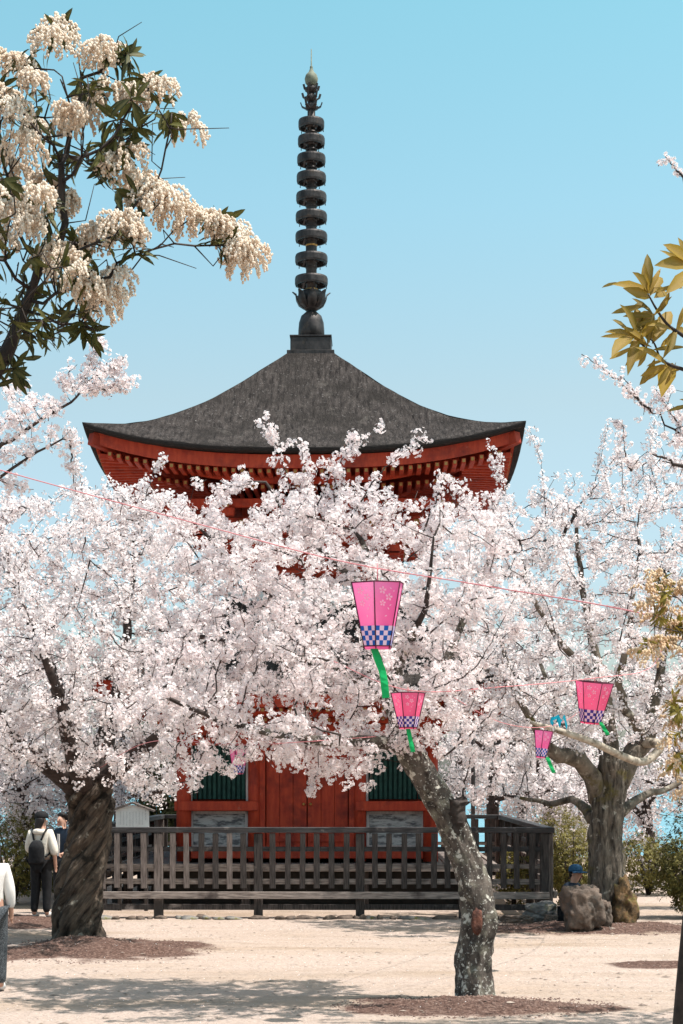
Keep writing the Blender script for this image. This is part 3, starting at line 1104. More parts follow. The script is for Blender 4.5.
def flower_arrays(C, Nn, size, tint, petals=True, cup=0.22):
    """C centres, Nn normals (unit), size per flower -> verts, faces, tint, core"""
    n = len(C)
    t = RNG.normal(size=(n, 3))
    t -= Nn * (t * Nn).sum(1, keepdims=True)
    t /= np.linalg.norm(t, axis=1, keepdims=True)
    b = np.cross(Nn, t)
    s = size[:, None]
    if petals:
        vs = [C]
        for k in range(5):
            a0 = 2 * PI * k / 5
            for (da, rr, hh) in ((-0.50, 0.72, cup * 0.7), (0, 1.0, cup), (0.50, 0.72, cup * 0.7)):
                a_ = a0 + da
                vs.append(C + s * (rr * (math.cos(a_) * t + math.sin(a_) * b) + hh * Nn))
        V = np.stack(vs, 1)                                   # n,16,3
        base = np.arange(n)[:, None] * 16
        fs = np.concatenate([base + np.array([0, 1 + 3 * k, 2 + 3 * k, 3 + 3 * k])[None] for k in range(5)], 0)
        tt = np.repeat(tint[:, None], 16, 1)
        cc = np.zeros((n, 16))
        cc[:, 0] = 0.75
    else:
        vs = [C]
        for k in range(5):
            a_ = 2 * PI * k / 5
            vs.append(C + s * (0.95 * (math.cos(a_) * t + math.sin(a_) * b) + cup * Nn))
        V = np.stack(vs, 1)
        base = np.arange(n)[:, None] * 6
        fs = np.concatenate([base + np.array([0, 1 + k, 1 + (k + 1) % 5])[None] for k in range(5)], 0)
        tt = np.repeat(tint[:, None], 6, 1)
        cc = np.zeros((n, 6))
        cc[:, 0] = 0.55
    return V.reshape(-1, 3), fs, tt.ravel(), cc.ravel()


def blossom_mesh(name, centres, radii, per, fsize, petals, off):
    """pom-pom clusters of flowers at the centres; off is subtracted (tree base)"""
    n = len(centres)
    k = np.maximum(4, (per * (radii / radii.mean()) ** 1.6 * RNG.uniform(0.75, 1.25, n)).astype(int))
    ci = np.repeat(np.arange(n), k)
    d = RNG.normal(size=(len(ci), 3))
    d /= np.linalg.norm(d, axis=1, keepdims=True)
    sq = RNG.uniform(0.75, 1.2, (n, 3))
    rr = radii[ci][:, None] * RNG.uniform(0.55, 1.05, (len(ci), 1)) * sq[ci]
    C = centres[ci] + d * rr
    nn = d + RNG.normal(0, 0.38, d.shape)
    nn /= np.linalg.norm(nn, axis=1, keepdims=True)
    tb = RNG.normal(0.55, 0.25, n)
    tint = np.clip(tb[ci] + RNG.normal(0, 0.18, len(ci)), 0, 1)
    sz = fsize * RNG.uniform(0.8, 1.15, len(ci))
    V, fs, tt, cc = flower_arrays(C, nn, sz, tint, petals)
    # red brown calyx bits and buds
    nb = n * 2
    bi = np.repeat(np.arange(n), 2)
    db = RNG.normal(size=(nb, 3))
    db /= np.linalg.norm(db, axis=1, keepdims=True)
    c0 = centres[bi] + db * radii[bi][:, None] * 0.2
    c1 = centres[bi] + db * radii[bi][:, None] * RNG.uniform(0.85, 1.25, (nb, 1))
    side = np.cross(db, RNG.normal(size=(nb, 3)))
    side /= np.linalg.norm(side, axis=1, keepdims=True)
    w_ = 0.0045 if petals else 0.006
    bv = np.stack([c0, c1 + side * w_, c1 - side * w_], 1).reshape(-1, 3)
    bf = np.arange(nb * 3).reshape(-1, 3) + len(V)
    mi = np.concatenate([np.zeros(len(fs)), np.ones(len(bf))])
    V = np.vstack([V, bv]) - np.array(off)
    tt = np.concatenate([tt, np.full(len(bv), 0.5)])
    cc = np.concatenate([cc, np.zeros(len(bv))])
    return np_mesh(name, V, [fs, bf], [M['blossom'], M['calyx']], mi, tt, cc)


def ell(px, py, d, rx, ry, rd, n):
    q = RNG.normal(size=(n, 3))
    q /= np.linalg.norm(q, axis=1, keepdims=True)
    q *= RNG.uniform(0, 1, (n, 1)) ** (1 / 2.6)
    return [np.array(at(px + a * rx, py + b * ry, d + c * rd)) for a, b, c in q]


def trunk_mesh(path, nrings, nside, seed, ridges=0, twist=0.0, ridge_amp=0.0, amp=0.10, flare=0.35, off=(0, 0, 0)):
    """path: (x,y,z,r) points; a tapering trunk with lumps, ridges and a root flare"""
    pts = spline(path, nrings)
    vs, fs = [], []
    L = len(pts)
    flow = []
    for i, p in enumerate(pts):
        q0, q1 = pts[max(i - 1, 0)][:3], pts[min(i + 1, L - 1)][:3]
        t = Vector(q1 - q0).normalized()
        u = Vector((1, 0, 0))
        u = (u - t * u.dot(t)).normalized()
        w_ = t.cross(u)
        f = i / (L - 1)
        for k in range(nside):
            a_ = 2 * PI * k / nside
            dr = Vector((math.cos(a_) * 1.3, math.sin(a_) * 1.3, p[2] * 1.7 + seed))
            rr = 1 + amp * mnoise.fractal(dr * 1.6, 0.8, 2.0, 5)
            if ridges:
                ph = a_ * ridges / 2 + twist * f * 2 * PI + 1.5 * mnoise.noise((p[2] * 1.3, seed, math.cos(a_) * 1.2)) + 0.8 * mnoise.noise((p[2] * 3.2, seed, math.sin(a_) * 2))
                rr += ridge_amp * (0.75 + 0.6 * mnoise.noise((p[2] * 1.9, math.cos(a_), math.sin(a_) + seed))) * (abs(math.sin(ph)) ** 0.6 - 0.75)
            fl = max(0.0, 1 - f / 0.16)
            rr += flare * fl * fl * (0.55 + 0.45 * math.sin(a_ * 5 + seed))
            vs.append(Vector(p[:3]) + (u * math.cos(a_) + w_ * math.sin(a_)) * p[3] * rr - Vector(off))
            ah = a_ + (twist * f * 2 * PI / (ridges / 2) if ridges else 0)
            flow += [math.cos(ah) * 0.32, math.sin(ah) * 0.32, p[2]]
    for i in range(L - 1):
        for k in range(nside):
            k2 = (k + 1) % nside
            fs.append((i * nside + k, i * nside + k2, (i + 1) * nside + k2, (i + 1) * nside + k))
    fs.append(tuple((L - 1) * nside + k for k in range(nside)))
    mb = MB()
    mb.add(vs, fs, 0, True)
    mb.flow = flow
    return mb


def cherry(label, trunk, limbs, attract, shoots=(), bark='twig', trunk_kw=None, per=15, fsize=0.0175, petals=False, crad=0.052,
           dens=8.0, step=0.15, kill=0.2, infl=1.6, rthr=0.022, group='cherry trees in blossom', extra_limb_mat=None, flower_amount=1.0,
           spread=0.05, rtip=0.0045, upb=0.03, trunk_bark=None, zmin=0.0):
    """trunk: (px,py,d,r) ; limbs: lists of (px,py,d,r) that start on the trunk; shoots: long flowering twigs"""
    tp = [(*at(a_, b_, c_), r_) for a_, b_, c_, r_ in trunk]
    base = Vector(tp[0][:3])
    gz = ground_z(base.x, base.y)
    tp[0] = (base.x, base.y, gz - 0.12, tp[0][3])
    base.z = gz
    root = empty('cherry_tree', base, label=label, cat='tree', group=group)
    kw = dict(nrings=56, nside=30, seed=1.0, amp=0.12)
    kw.update(trunk_kw or {})
    tm = trunk_mesh(tp, off=base, **kw)
    to = tm.build('trunk', M[trunk_bark or bark], root)
    to.data.attributes.new('flow', 'FLOAT_VECTOR', 'POINT').data.foreach_set('vector', tm.flow)
    # skeleton: trunk nodes are hidden inside the trunk; the limbs go on from them
    P, par, fixed = [], [], {}
    tpts = spline(tp, 24)
    for i, p in enumerate(tpts):
        P.append(p[:3])
        par.append(i - 1)
        fixed[i] = p[3] * 0.55
    ntrunk = len(P)
    fixed_r = dict(fixed)
    for lb in limbs:
        lp = [(*at(a_, b_, c_), r_) for a_, b_, c_, r_ in lb]
        ln = sum((Vector(lp[i + 1][:3]) - Vector(lp[i][:3])).length for i in range(len(lp) - 1))
        pts = spline(lp, max(6, int(ln / step)))
        q = np.array(pts[0][:3])
        s = int(np.argmin([np.linalg.norm(np.array(x_) - q) for x_ in P]))
        prev = s
        for p in pts:
            wob = RNG.normal(0, 0.012, 3)
            P.append(p[:3] + wob)
            par.append(prev)
            prev = len(P) - 1
            fixed_r[prev] = p[3]
    A = []
    for e in attract:
        A += ell(*e)
    nb = len(P)
    Pn, pr = grow(P[1:] if False else P, par, A, step, infl, kill, 60, up=upb)
    # the growing must not start at the lower trunk: drop nodes that hang on the trunk's lower half
    rad = skeleton_radii(Pn, pr, rtip, 2.35, {})
    for i, r_ in fixed_r.items():
        if i >= ntrunk:
            rad[i] = max(min(rad[i], r_ * 1.4), r_)
    for i in range(ntrunk):
        rad[i] = fixed[i]
    for i in range(nb, len(rad)):
        rad[i] = min(rad[i], 0.07, rad[pr[i]] * 0.92)
    shoot_pts = []
    Pl, prl, rl_ = [p for p in Pn], list(pr), list(rad)
    for sh in shoots:
        pts = spline([np.array(at(*q)) for q in sh[0]], max(8, int(len(sh[0]) * 6)))
        q = pts[0]
        s = int(np.argmin(np.linalg.norm(np.array(Pl) - q, axis=1)))
        prev = s
        for j, p in enumerate(pts):
            Pl.append(p + RNG.normal(0, 0.006, 3))
            prl.append(prev)
            prev = len(Pl) - 1
            rl_.append(max(0.0035, 0.011 * (1 - j / len(pts))))
            if RNG.random() < sh[1] and j > 1:
                for _ in range(sh[2]):
                    shoot_pts.append(p + RNG.normal(0, sh[3], 3))
    Pn, pr, rad = np.array(Pl), np.array(prl), np.array(rl_)
    # draw: trunk nodes get no tube
    vis_par = pr.copy()
    sel = [i for i in range(len(Pn)) if i >= ntrunk or i >= int(ntrunk * 0.8)]
    remap = {o_: n_ for n_, o_ in enumerate(sel)}
    Ps = Pn[sel] - np.array(base)
    ps = [remap.get(pr[i], -1) for i in sel]
    branch_mesh(Ps, ps, rad[sel]).build('branches', [M[extra_limb_mat or bark], M['twig']], root)
    # blossom along the thin wood
    C = []
    for i in range(nb, len(Pn)):
        if rad[i] < rthr and pr[i] >= 0:
            a_, b_ = Pn[pr[i]], Pn[i]
            n_ = RNG.poisson(np.linalg.norm(b_ - a_) * dens * flower_amount)
            for _ in range(n_):
                C.append(a_ + (b_ - a_) * RNG.random() + RNG.normal(0, spread, 3))
    C += shoot_pts
    C = np.array(C)
    ns = len(shoot_pts)
    keep = C[:, 2] > zmin
    if ns:
        ns = int(keep[-ns:].sum())
    C = C[keep]
    C[:, 2] += 0.01
    R_ = crad * RNG.uniform(0.55, 1.35, len(C))
    if ns:
        R_[-ns:] *= 0.62
    me = blossom_mesh('crown', C, R_, per, fsize, petals, base)
    link('crown', me, root)
    print('cherry', label[:30], 'nodes', len(Pn), 'clusters', len(C), 'faces', len(me.polygons))
    return root


# -- the near leaning cherry in the middle
D1 = 17.25
near = cherry(
    'nearest cherry with a leaning lichen spotted trunk in front of the fence',
    [(476, 1004, D1, .18), (474, 960, D1, .162), (479, 920, D1, .17), (472, 880, D1, .152), (458, 838, D1, .142), (437, 798, D1 - .05, .135), (417, 766, D1 - .15, .125), (403, 738, D1 - .2, .13)],
    [[(405, 742, D1 - .2, .11), (393, 700, D1 - .1, .085), (396, 650, D1, .065), (384, 600, D1 + .1, .045), (362, 540, D1 + .1, .028)],
     [(407, 746, D1 - .2, .08), (360, 742, D1 - .5, .06), (300, 738, D1 - .7, .045), (235, 726, D1 - .8, .03), (170, 700, D1 - .8, .02)],
     [(394, 700, D1 - .1, .07), (345, 672, D1 + .3, .055), (285, 655, D1 + .7, .045), (225, 642, D1 + 1.1, .03), (160, 630, D1 + 1.3, .02)],
     [(400, 738, D1 - .2, .07), (430, 690, D1 + .3, .05), (455, 640, D1 + .6, .04), (480, 580, D1 + .9, .028), (500, 520, D1 + 1.1, .018)],
     [(395, 672, D1, .05), (420, 620, D1 - .5, .03), (432, 560, D1 - .7, .015), (440, 510, D1 - .7, .006)],
     [(384, 600, D1 + .1, .04), (330, 560, D1 + .5, .03), (290, 520, D1 + .7, .02), (265, 480, D1 + .7, .014)],
     [(345, 672, D1 + .3, .045), (290, 610, D1 + .9, .032), (230, 560, D1 + 1.1, .022), (180, 510, D1 + 1.2, .015)]],
    [(290, 655, D1 + .1, 165, 85, 1.5, 420), (330, 560, D1 + .2, 150, 70, 1.3, 330), (440, 600, D1 + .2, 95, 105, 1.3, 280),
     (210, 705, D1 - .2, 100, 55, 1.2, 180), (300, 752, D1 - .3, 125, 30, 1.0, 170), (470, 535, D1 + .5, 60, 45, .8, 60),
     (210, 555, D1 + .8, 85, 60, 1.0, 190), (240, 630, D1 + .6, 90, 60, 1.2, 180), (330, 630, D1 - .7, 120, 70, .8, 150), (225, 490, D1 + .8, 45, 24, .5, 34), (335, 505, D1 + .3, 75, 28, .7, 60), (450, 500, D1 + .5, 45, 20, .5, 30),
     (400, 700, D1 - .6, 110, 60, .9, 150), (200, 770, D1 - .5, 45, 25, .5, 40), (350, 780, D1 - .6, 50, 22, .5, 40)],
    shoots=[([(300, 540, D1), (290, 490, D1), (278, 450, D1), (262, 418, D1)], 0.36, 1, .022), ([(335, 520, D1), (335, 480, D1), (348, 450, D1), (375, 428, D1)], 0.3, 1, .02),
            ([(350, 520, D1), (375, 480, D1), (400, 455, D1), (432, 440, D1)], 0.3, 1, .02), ([(312, 520, D1), (306, 480, D1), (300, 440, D1)], 0.4, 1, .03),
            ([(300, 530, D1), (325, 490, D1), (330, 455, D1)], 0.4, 1, .03), ([(420, 540, D1), (440, 490, D1), (445, 470, D1)], 0.3, 1, .02),
            ([(462, 804, D1), (468, 770, D1), (480, 745, D1), (520, 735, D1)], 0.0, 1, .02), ([(463, 806, D1), (485, 790, D1), (500, 765, D1), (510, 750, D1)], 0.05, 1, .02),
            ([(320, 770, D1 - .5), (312, 785, D1 - .5), (309, 793, D1 - .5)], 0.6, 2, .02), ([(200, 560, D1 + .8), (170, 520, D1 + .8), (150, 490, D1 + .8)], .6, 2, .03)]
    + [(q, .04, 1, .02) for q in ([(330, 660, D1 - 1.5), (300, 655, D1 - 1.7), (268, 640, D1 - 1.9), (262, 622, D1 - 1.9)], [(395, 690, D1 - 1.3), (372, 640, D1 - 1.7), (345, 610, D1 - 1.9), (318, 596, D1 - 1.9)],
       [(430, 690, D1 - 1.0), (470, 672, D1 - 1.4), (492, 640, D1 - 1.5), (520, 585, D1 - 1.5)], [(420, 640, D1 - 1.3), (455, 610, D1 - 1.6), (470, 560, D1 - 1.6), (468, 530, D1 - 1.6)], [(340, 735, D1 - 1.4), (290, 722, D1 - 1.6), (250, 728, D1 - 1.6)],
       [(300, 560, D1 - 1.2), (270, 550, D1 - 1.3), (225, 570, D1 - 1.4)], [(440, 760, D1 - .3), (470, 735, D1 - .8), (500, 700, D1 - 1.0), (515, 660, D1 - 1.0)], [(400, 600, D1 - 1.4), (380, 570, D1 - 1.5), (350, 560, D1 - 1.5)])],
    bark='bark_pale', trunk_kw=dict(nrings=80, nside=40, seed=3.3, amp=0.26, flare=0.40), per=17, fsize=0.0195, petals=True, crad=0.058, dens=19, zmin=1.95)
mb = MB()
b0 = near.location
o0 = at(454, 842, D1 - .05)
o1 = at(457, 799, D1 - .08)
sp = spline([(*(o0 - b0), .06), (*((o0 + o1) / 2 - b0), .10), (*(o1 - b0), .085)], 26)
vs, fs = tube_arrays([Vector(p[:3]) for p in sp], [p[3] * (1 + .1 * mnoise.noise((i * 1.3, 0, 0))) for i, p in enumerate(sp)], 30)
vs = [v + Vector((mnoise.noise(v * 24), mnoise.noise(v * 24 + Vector((3, 3, 3))), mnoise.noise(v * 14 + Vector((7, 1, 3))) * 1.6)) * 0.022 + Vector((mnoise.noise(v * 9), mnoise.noise(v * 9 + Vector((3, 3, 3))), mnoise.noise(v * 8 + Vector((7, 1, 3))))) * 0.03 for v in vs]
mb.add(vs, fs, 0, True)
mb.build('branch_stub', M['stem_dark'], near)
me = rock_mesh('bark_scar', (0.05, 0.05, 0.12), 4.4, 3)
me.materials.append(rough_mat('raw_scar', (0.05, 0.02, 0.015), (0.22, 0.085, 0.055), 12, bump=0.8, dist=.03))
sc = link('bark_scar', me, near)
sc.location = at(477, 921, D1 - .185) - b0

# -- the twisted cherry on the left
D2 = 23.6
cherry(
    'thick trunked cherry with a dark twisted trunk beside the two visitors',
    [(79, 944, D2, .33), (77, 915, D2, .32), (81, 880, D2, .30), (88, 845, D2, .285), (91, 815, D2, .28), (89, 795, D2, .30), (86, 780, D2, .27)],
    [[(84, 790, D2, .20), (50, 765, D2 - .4, .14), (10, 742, D2 - .8, .10), (-50, 715, D2 - 1.1, .06), (-110, 680, D2 - 1.2, .03)],
     [(92, 790, D2, .20), (105, 740, D2 + .2, .14), (120, 680, D2 + .5, .09), (130, 610, D2 + .6, .055), (135, 540, D2 + .6, .03)],
     [(88, 785, D2, .18), (70, 730, D2 + .3, .13), (50, 670, D2 + .6, .09), (20, 600, D2 + .8, .055), (0, 540, D2 + .8, .03)],
     [(96, 790, D2, .14), (140, 750, D2 - .5, .09), (190, 715, D2 - .9, .055), (235, 690, D2 - 1.1, .03)],
     [(84, 790, D2 - .1, .15), (70, 745, D2 - 1.0, .10), (60, 700, D2 - 1.6, .07), (40, 640, D2 - 2.0, .04)],
     [(20, 748, D2 - .7, .08), (-20, 690, D2 - .4, .06), (-60, 620, D2, .035), (-80, 560, D2, .02)]],
    [(60, 640, D2, 170, 110, 2.2, 620), (90, 540, D2 + .2, 135, 65, 1.8, 420), (0, 560, D2 - .5, 100, 60, 1.6, 200), (-60, 640, D2 - .3, 110, 110, 1.8, 240), (150, 700, D2 - .5, 95, 70, 1.6, 240),
     (20, 725, D2 - 1.0, 120, 45, 1.4, 240), (40, 520, D2 + .3, 90, 40, 1.0, 90), (130, 500, D2, 55, 28, .8, 80), (185, 590, D2 - .2, 55, 55, 1.2, 190), (78, 762, D2 - 1.4, 80, 26, .8, 110), (120, 600, D2 + .5, 110, 60, 1.5, 250), (150, 780, D2 - .8, 55, 32, .8, 70), (10, 690, D2 - 2, 140, 80, .9, 180)],
    shoots=[([(85, 540, D2), (82, 490, D2), (75, 455, D2)], 0.4, 2, .03), ([(140, 540, D2), (150, 480, D2), (165, 455, D2)], 0.4, 2, .03)]
    + [(q, .04, 1, .02) for q in ([(100, 620, D2 - 2.2), (125, 650, D2 - 2.4), (160, 645, D2 - 2.5), (205, 622, D2 - 2.5)], [(40, 660, D2 - 2.4), (46, 620, D2 - 2.5), (30, 590, D2 - 2.5)], [(90, 560, D2 - 1.9), (125, 590, D2 - 2), (150, 620, D2 - 2)],
       [(72, 700, D2 - 2.3), (76, 665, D2 - 2.4), (70, 640, D2 - 2.4)], [(20, 760, D2 - 2.2), (0, 745, D2 - 2.4), (-20, 752, D2 - 2.4)], [(110, 720, D2 - 2), (150, 690, D2 - 2.2), (175, 650, D2 - 2.3)])],
    bark='bark_twist', trunk_kw=dict(nrings=120, nside=90, seed=9.1, amp=0.12, ridges=6, twist=-2.6, ridge_amp=0.40, flare=0.28), per=11, fsize=0.0215, crad=0.066, dens=19, zmin=2.02,
    extra_limb_mat='twig', step=0.18, kill=.24, rtip=.005)

# -- the grey cherry on the right
D3 = 26.0
t3 = cherry(
    'broad cherry on the right with a pale grey trunk behind the tall boulder',
    [(606, 930, D3, .38), (607, 900, D3, .30), (606, 860, D3, .26), (606, 825, D3, .24), (609, 795, D3, .25), (612, 775, D3, .23), (612, 755, D3, .2)],
    [[(600, 800, D3, .16), (590, 772, D3 - .2, .135), (572, 758, D3 - .5, .12), (556, 754, D3 - .7, .11), (540, 735, D3 - .9, .06), (515, 690, D3 - 1, .045), (500, 640, D3 - 1, .03)],
     [(618, 785, D3, .16), (632, 755, D3 + .2, .15), (645, 742, D3 + .4, .13), (655, 700, D3 + .7, .08), (665, 640, D3 + .9, .05), (665, 570, D3 + 1, .03)],
     [(611, 775, D3, .13), (610, 735, D3 + .1, .11), (604, 690, D3 + .3, .085), (590, 630, D3 + .5, .06), (580, 570, D3 + .6, .04), (575, 510, D3 + .6, .025)],
     [(600, 805, D3, .11), (592, 780, D3 + .5, .085), (585, 760, D3 + .6, .06), (560, 720, D3 + .8, .04), (540, 660, D3 + 1, .03)],
     [(618, 815, D3 + .1, .09), (645, 795, D3 + .6, .06), (668, 788, D3 + .9, .045), (700, 770, D3 + 1.2, .03)],
     [(594, 818, D3 + .2, .10), (575, 800, D3 + .9, .06), (555, 803, D3 + 1.2, .05), (535, 800, D3 + 1.6, .035), (505, 795, D3 + 2, .02)],
     [(645, 742, D3 + .4, .09), (620, 690, D3 - .5, .06), (630, 620, D3 - .9, .04), (640, 540, D3 - 1, .026)],
     [(604, 690, D3 + .3, .07), (560, 640, D3 - .2, .05), (530, 590, D3 - .6, .035), (520, 540, D3 - .8, .02)],
     [(665, 640, D3 + .9, .05), (700, 590, D3 + .8, .04), (720, 520, D3 + .8, .03), (700, 460, D3 + .8, .02)], [(575, 510, D3 + .6, .022), (560, 540, D3 + .6, .03)]],
    [(590, 610, D3, 125, 105, 2.2, 700), (500, 640, D3 - .3, 75, 100, 1.7, 330), (660, 560, D3 + .3, 90, 100, 1.9, 450), (560, 530, D3, 85, 50, 1.5, 220), (480, 540, D3 + .5, 50, 45, 1.2, 110), (520, 720, D3 + 1.5, 90, 50, 1.2, 200),
     (640, 480, D3 + .3, 80, 50, 1.5, 130), (540, 700, D3 - .5, 80, 55, 1.5, 170), (640, 690, D3, 80, 55, 1.8, 180), (700, 640, D3 + .3, 60, 120, 1.6, 150), (490, 560, D3, 35, 40, .8, 40),
     (570, 670, D3 - 1.2, 110, 60, .9, 150)],
    shoots=[([(545, 560, D3), (545, 500, D3), (540, 460, D3), (530, 432, D3)], 0.4, 2, .03), ([(625, 520, D3), (622, 470, D3), (617, 432, D3)], 0.45, 2, .03),
            ([(590, 500, D3), (600, 460, D3), (608, 425, D3)], 0.4, 2, .03), ([(515, 560, D3), (510, 520, D3), (500, 480, D3), (490, 445, D3)], 0.7, 3, .05),
            ([(660, 500, D3), (650, 460, D3), (655, 420, D3)], 0.5, 2, .03), ([(530, 540, D3), (545, 520, D3), (560, 505, D3)], .5, 2, .03)]
    + [(q, .04, 1, .02) for q in ([(600, 690, D3 - 2.2), (625, 672, D3 - 2.4), (660, 668, D3 - 2.4)], [(560, 650, D3 - 2.2), (545, 600, D3 - 2.3), (520, 570, D3 - 2.3)], [(620, 640, D3 - 2.2), (632, 590, D3 - 2.3), (640, 560, D3 - 2.3)],
       [(590, 600, D3 - 2.2), (570, 570, D3 - 2.3), (560, 540, D3 - 2.3)], [(520, 690, D3 - 2), (505, 650, D3 - 2.1), (510, 610, D3 - 2.1)], [(660, 620, D3 - 2), (676, 580, D3 - 2.1), (690, 560, D3 - 2.1)], [(640, 745, D3 - 1), (655, 720, D3 - 1.2), (668, 700, D3 - 1.2)])],
    bark='bark_grey', trunk_bark='bark_furrow', trunk_kw=dict(nrings=80, nside=48, seed=5.5, amp=0.2, ridges=6, twist=.3, ridge_amp=0.24, flare=0.45), per=11, fsize=0.0205, crad=0.060, dens=16.5, step=0.19, kill=.25, rtip=.005)
# orange fern and moss at its foot
mb = MB()
me = rock_mesh('mossy_root', (0.19, 0.22, 0.36), 7.3, 4, 0.55)
me.materials.append(M['moss'])
mo = link('mossy_root', me, t3)
mo.location = at(623, 904, D3 - .22) - t3.location
# the pale bare limb that crosses in front of it
pl = MB()
pp = [at(530, 722, D3 - 1.4), at(560, 731, D3 - 1.4), at(592, 742, D3 - 1.2), at(622, 756, D3 - .8), at(640, 762, D3 - .5), at(652, 757, D3 - .3), at(660, 745, D3 - .2), at(640, 742, D3 + .35)]
sp = spline([(*(p - t3.location), r_) for p, r_ in zip(pp, (.025, .05, .06, .065, .07, .075, .08, .10))], 30)
vs, fs = tube_arrays([Vector(p[:3]) for p in sp], [p[3] * 0.85 for p in sp], 12)
pl.add(vs, fs, 0, True)
pl.build('bare_limb', M['limb_pale'], t3)

# -- cherries that reach in from outside the frame
D4 = 14.0
cherry('cherry whose flowering boughs reach in over the left edge below the cream shrub',
       [(-190, 950, D4, .22), (-185, 850, D4, .19), (-175, 760, D4, .17), (-165, 680, D4, .15), (-155, 620, D4, .12)],
       [[(-155, 640, D4, .10), (-110, 560, D4, .06), (-60, 500, D4, .035), (-20, 460, D4, .022), (25, 432, D4, .015), (70, 400, D4, .010), (100, 372, D4, .006)],
        [(-155, 630, D4, .08), (-170, 540, D4, .06), (-200, 450, D4, .03)],
        [(-60, 500, D4, .03), (-20, 485, D4 + .2, .016), (30, 455, D4 + .2, .011), (72, 432, D4 + .2, .006)]],
       [(85, 382, D4, 36, 22, .25, 55), (45, 402, D4, 36, 18, .25, 50), (15, 420, D4, 34, 22, .25, 46), (50, 442, D4 + .2, 30, 9, .2, 36), (5, 455, D4 + .2, 26, 16, .25, 36), (15, 382, D4 + .2, 16, 14, .25, 12),
        (-110, 490, D4, 75, 60, .8, 90), (-190, 470, D4, 100, 100, 1.1, 150), (-300, 560, D4, 100, 90, 1.1, 110), (5, 490, D4 + .3, 30, 14, .25, 14), (-30, 520, D4 + .3, 35, 30, .4, 25), (98, 345, D4, 6, 10, .08, 4), (122, 385, D4, 8, 5, .08, 4)],
       shoots=[([(84, 378, D4), (95, 355, D4), (101, 342, D4)], .6, 2, .02), ([(95, 378, D4), (112, 368, D4), (124, 358, D4)], .5, 2, .012), ([(98, 390, D4), (115, 388, D4), (128, 385, D4)], .7, 2, .02),
               ([(70, 440, D4 + .2), (72, 465, D4 + .2), (76, 490, D4 + .2)], .5, 2, .015)],
       bark='twig', per=15, fsize=0.0175, petals=True, crad=0.052, dens=22, step=.1, kill=.13, infl=.8, spread=.035, rtip=.003)
D5 = 15.0
cherry('cherry whose thin flowering shoots reach in over the right edge under the golden leaves',
       [(850, 950, D5, .22), (845, 850, D5, .19), (838, 760, D5, .17), (830, 680, D5, .15), (825, 620, D5, .12)],
       [[(825, 640, D5, .09), (790, 560, D5, .07), (745, 490, D5, .04), (710, 455, D5, .016), (672, 428, D5, .009), (640, 402, D5, .005)],
        [(825, 630, D5, .08), (830, 520, D5, .06), (800, 400, D5, .03), (740, 290, D5, .02), (700, 200, D5, .008), (683, 178, D5, .006)],
        [(790, 560, D5, .05), (740, 500, D5 - .4, .03), (690, 470, D5 - .4, .018), (655, 455, D5 - .4, .008)]],
       [(652, 410, D5, 24, 10, .18, 34), (680, 432, D5, 25, 16, .22, 40), (672, 385, D5, 16, 10, .12, 10), (680, 470, D5 - .3, 30, 16, .25, 24), (700, 420, D5, 30, 30, .3, 24), (770, 480, D5, 60, 60, .7, 60), (860, 520, D5 + .2, 110, 90, 1.2, 170), (840, 400, D5, 90, 70, 1.0, 110), (790, 300, D5, 45, 45, .5, 40), (960, 600, D5, 90, 80, 1.0, 90),
        (640, 455, D5 - .3, 18, 10, .12, 8)],
       shoots=[([(650, 410, D5), (625, 388, D5), (605, 370, D5), (581, 354, D5)], .12, 2, .012), ([(683, 178, D5), (674, 166, D5), (665, 157, D5)], .5, 1, .008), ([(640, 404, D5), (630, 385, D5), (620, 376, D5)], .1, 1, .01),
               ([(630, 470, D5), (625, 450, D5), (622, 420, D5)], .15, 2, .012), ([(690, 440, D5), (672, 415, D5), (655, 388, D5)], .4, 2, .015)],
       bark='twig', per=12, fsize=0.0165, petals=True, crad=0.036, dens=17, step=.1, kill=.13, infl=.8, spread=.03, rtip=.003)


# -- cherries further back: two grown, then copied
def copy_tree(src, x, y, rz, sc, label):
    c = src.copy()
    COL.objects.link(c)
    c.location = (x, y, ground_z(x, y))
    c.rotation_euler = (0, 0, rz)
    c.scale = (sc, sc, sc)
    c['label'] = label
    for ch in src.children:
        k = ch.copy()
        COL.objects.link(k)
        k.parent = c
    return c


DB = 41.0
bkA = cherry('slim cherry beyond the far fence, its straight brown trunk rising behind the right corner',
             [(493, 876, DB, .17), (492, 840, DB, .15), (493, 800, DB, .14), (495, 760, DB, .12), (498, 730, DB, .10)],
             [[(496, 760, DB, .08), (530, 730, DB, .06), (570, 720, DB, .03)], [(498, 735, DB, .08), (500, 690, DB + .5, .05), (510, 640, DB + .5, .03)],
              [(496, 760, DB, .08), (460, 725, DB - .5, .05), (430, 710, DB - .5, .03)], [(494, 800, DB, .07), (540, 790, DB - 1, .05), (580, 780, DB - 1, .03)]],
             [(505, 715, DB, 110, 55, 2.6, 330), (500, 765, DB, 100, 40, 2.4, 200), (560, 780, DB - .5, 60, 40, 1.8, 120), (505, 660, DB, 70, 35, 1.6, 80)],
             bark='twig', per=9, fsize=0.034, crad=0.115, dens=9, step=.28, kill=.36, infl=2.2, spread=.09, rtip=.007, group='cherry trees beyond the pagoda')
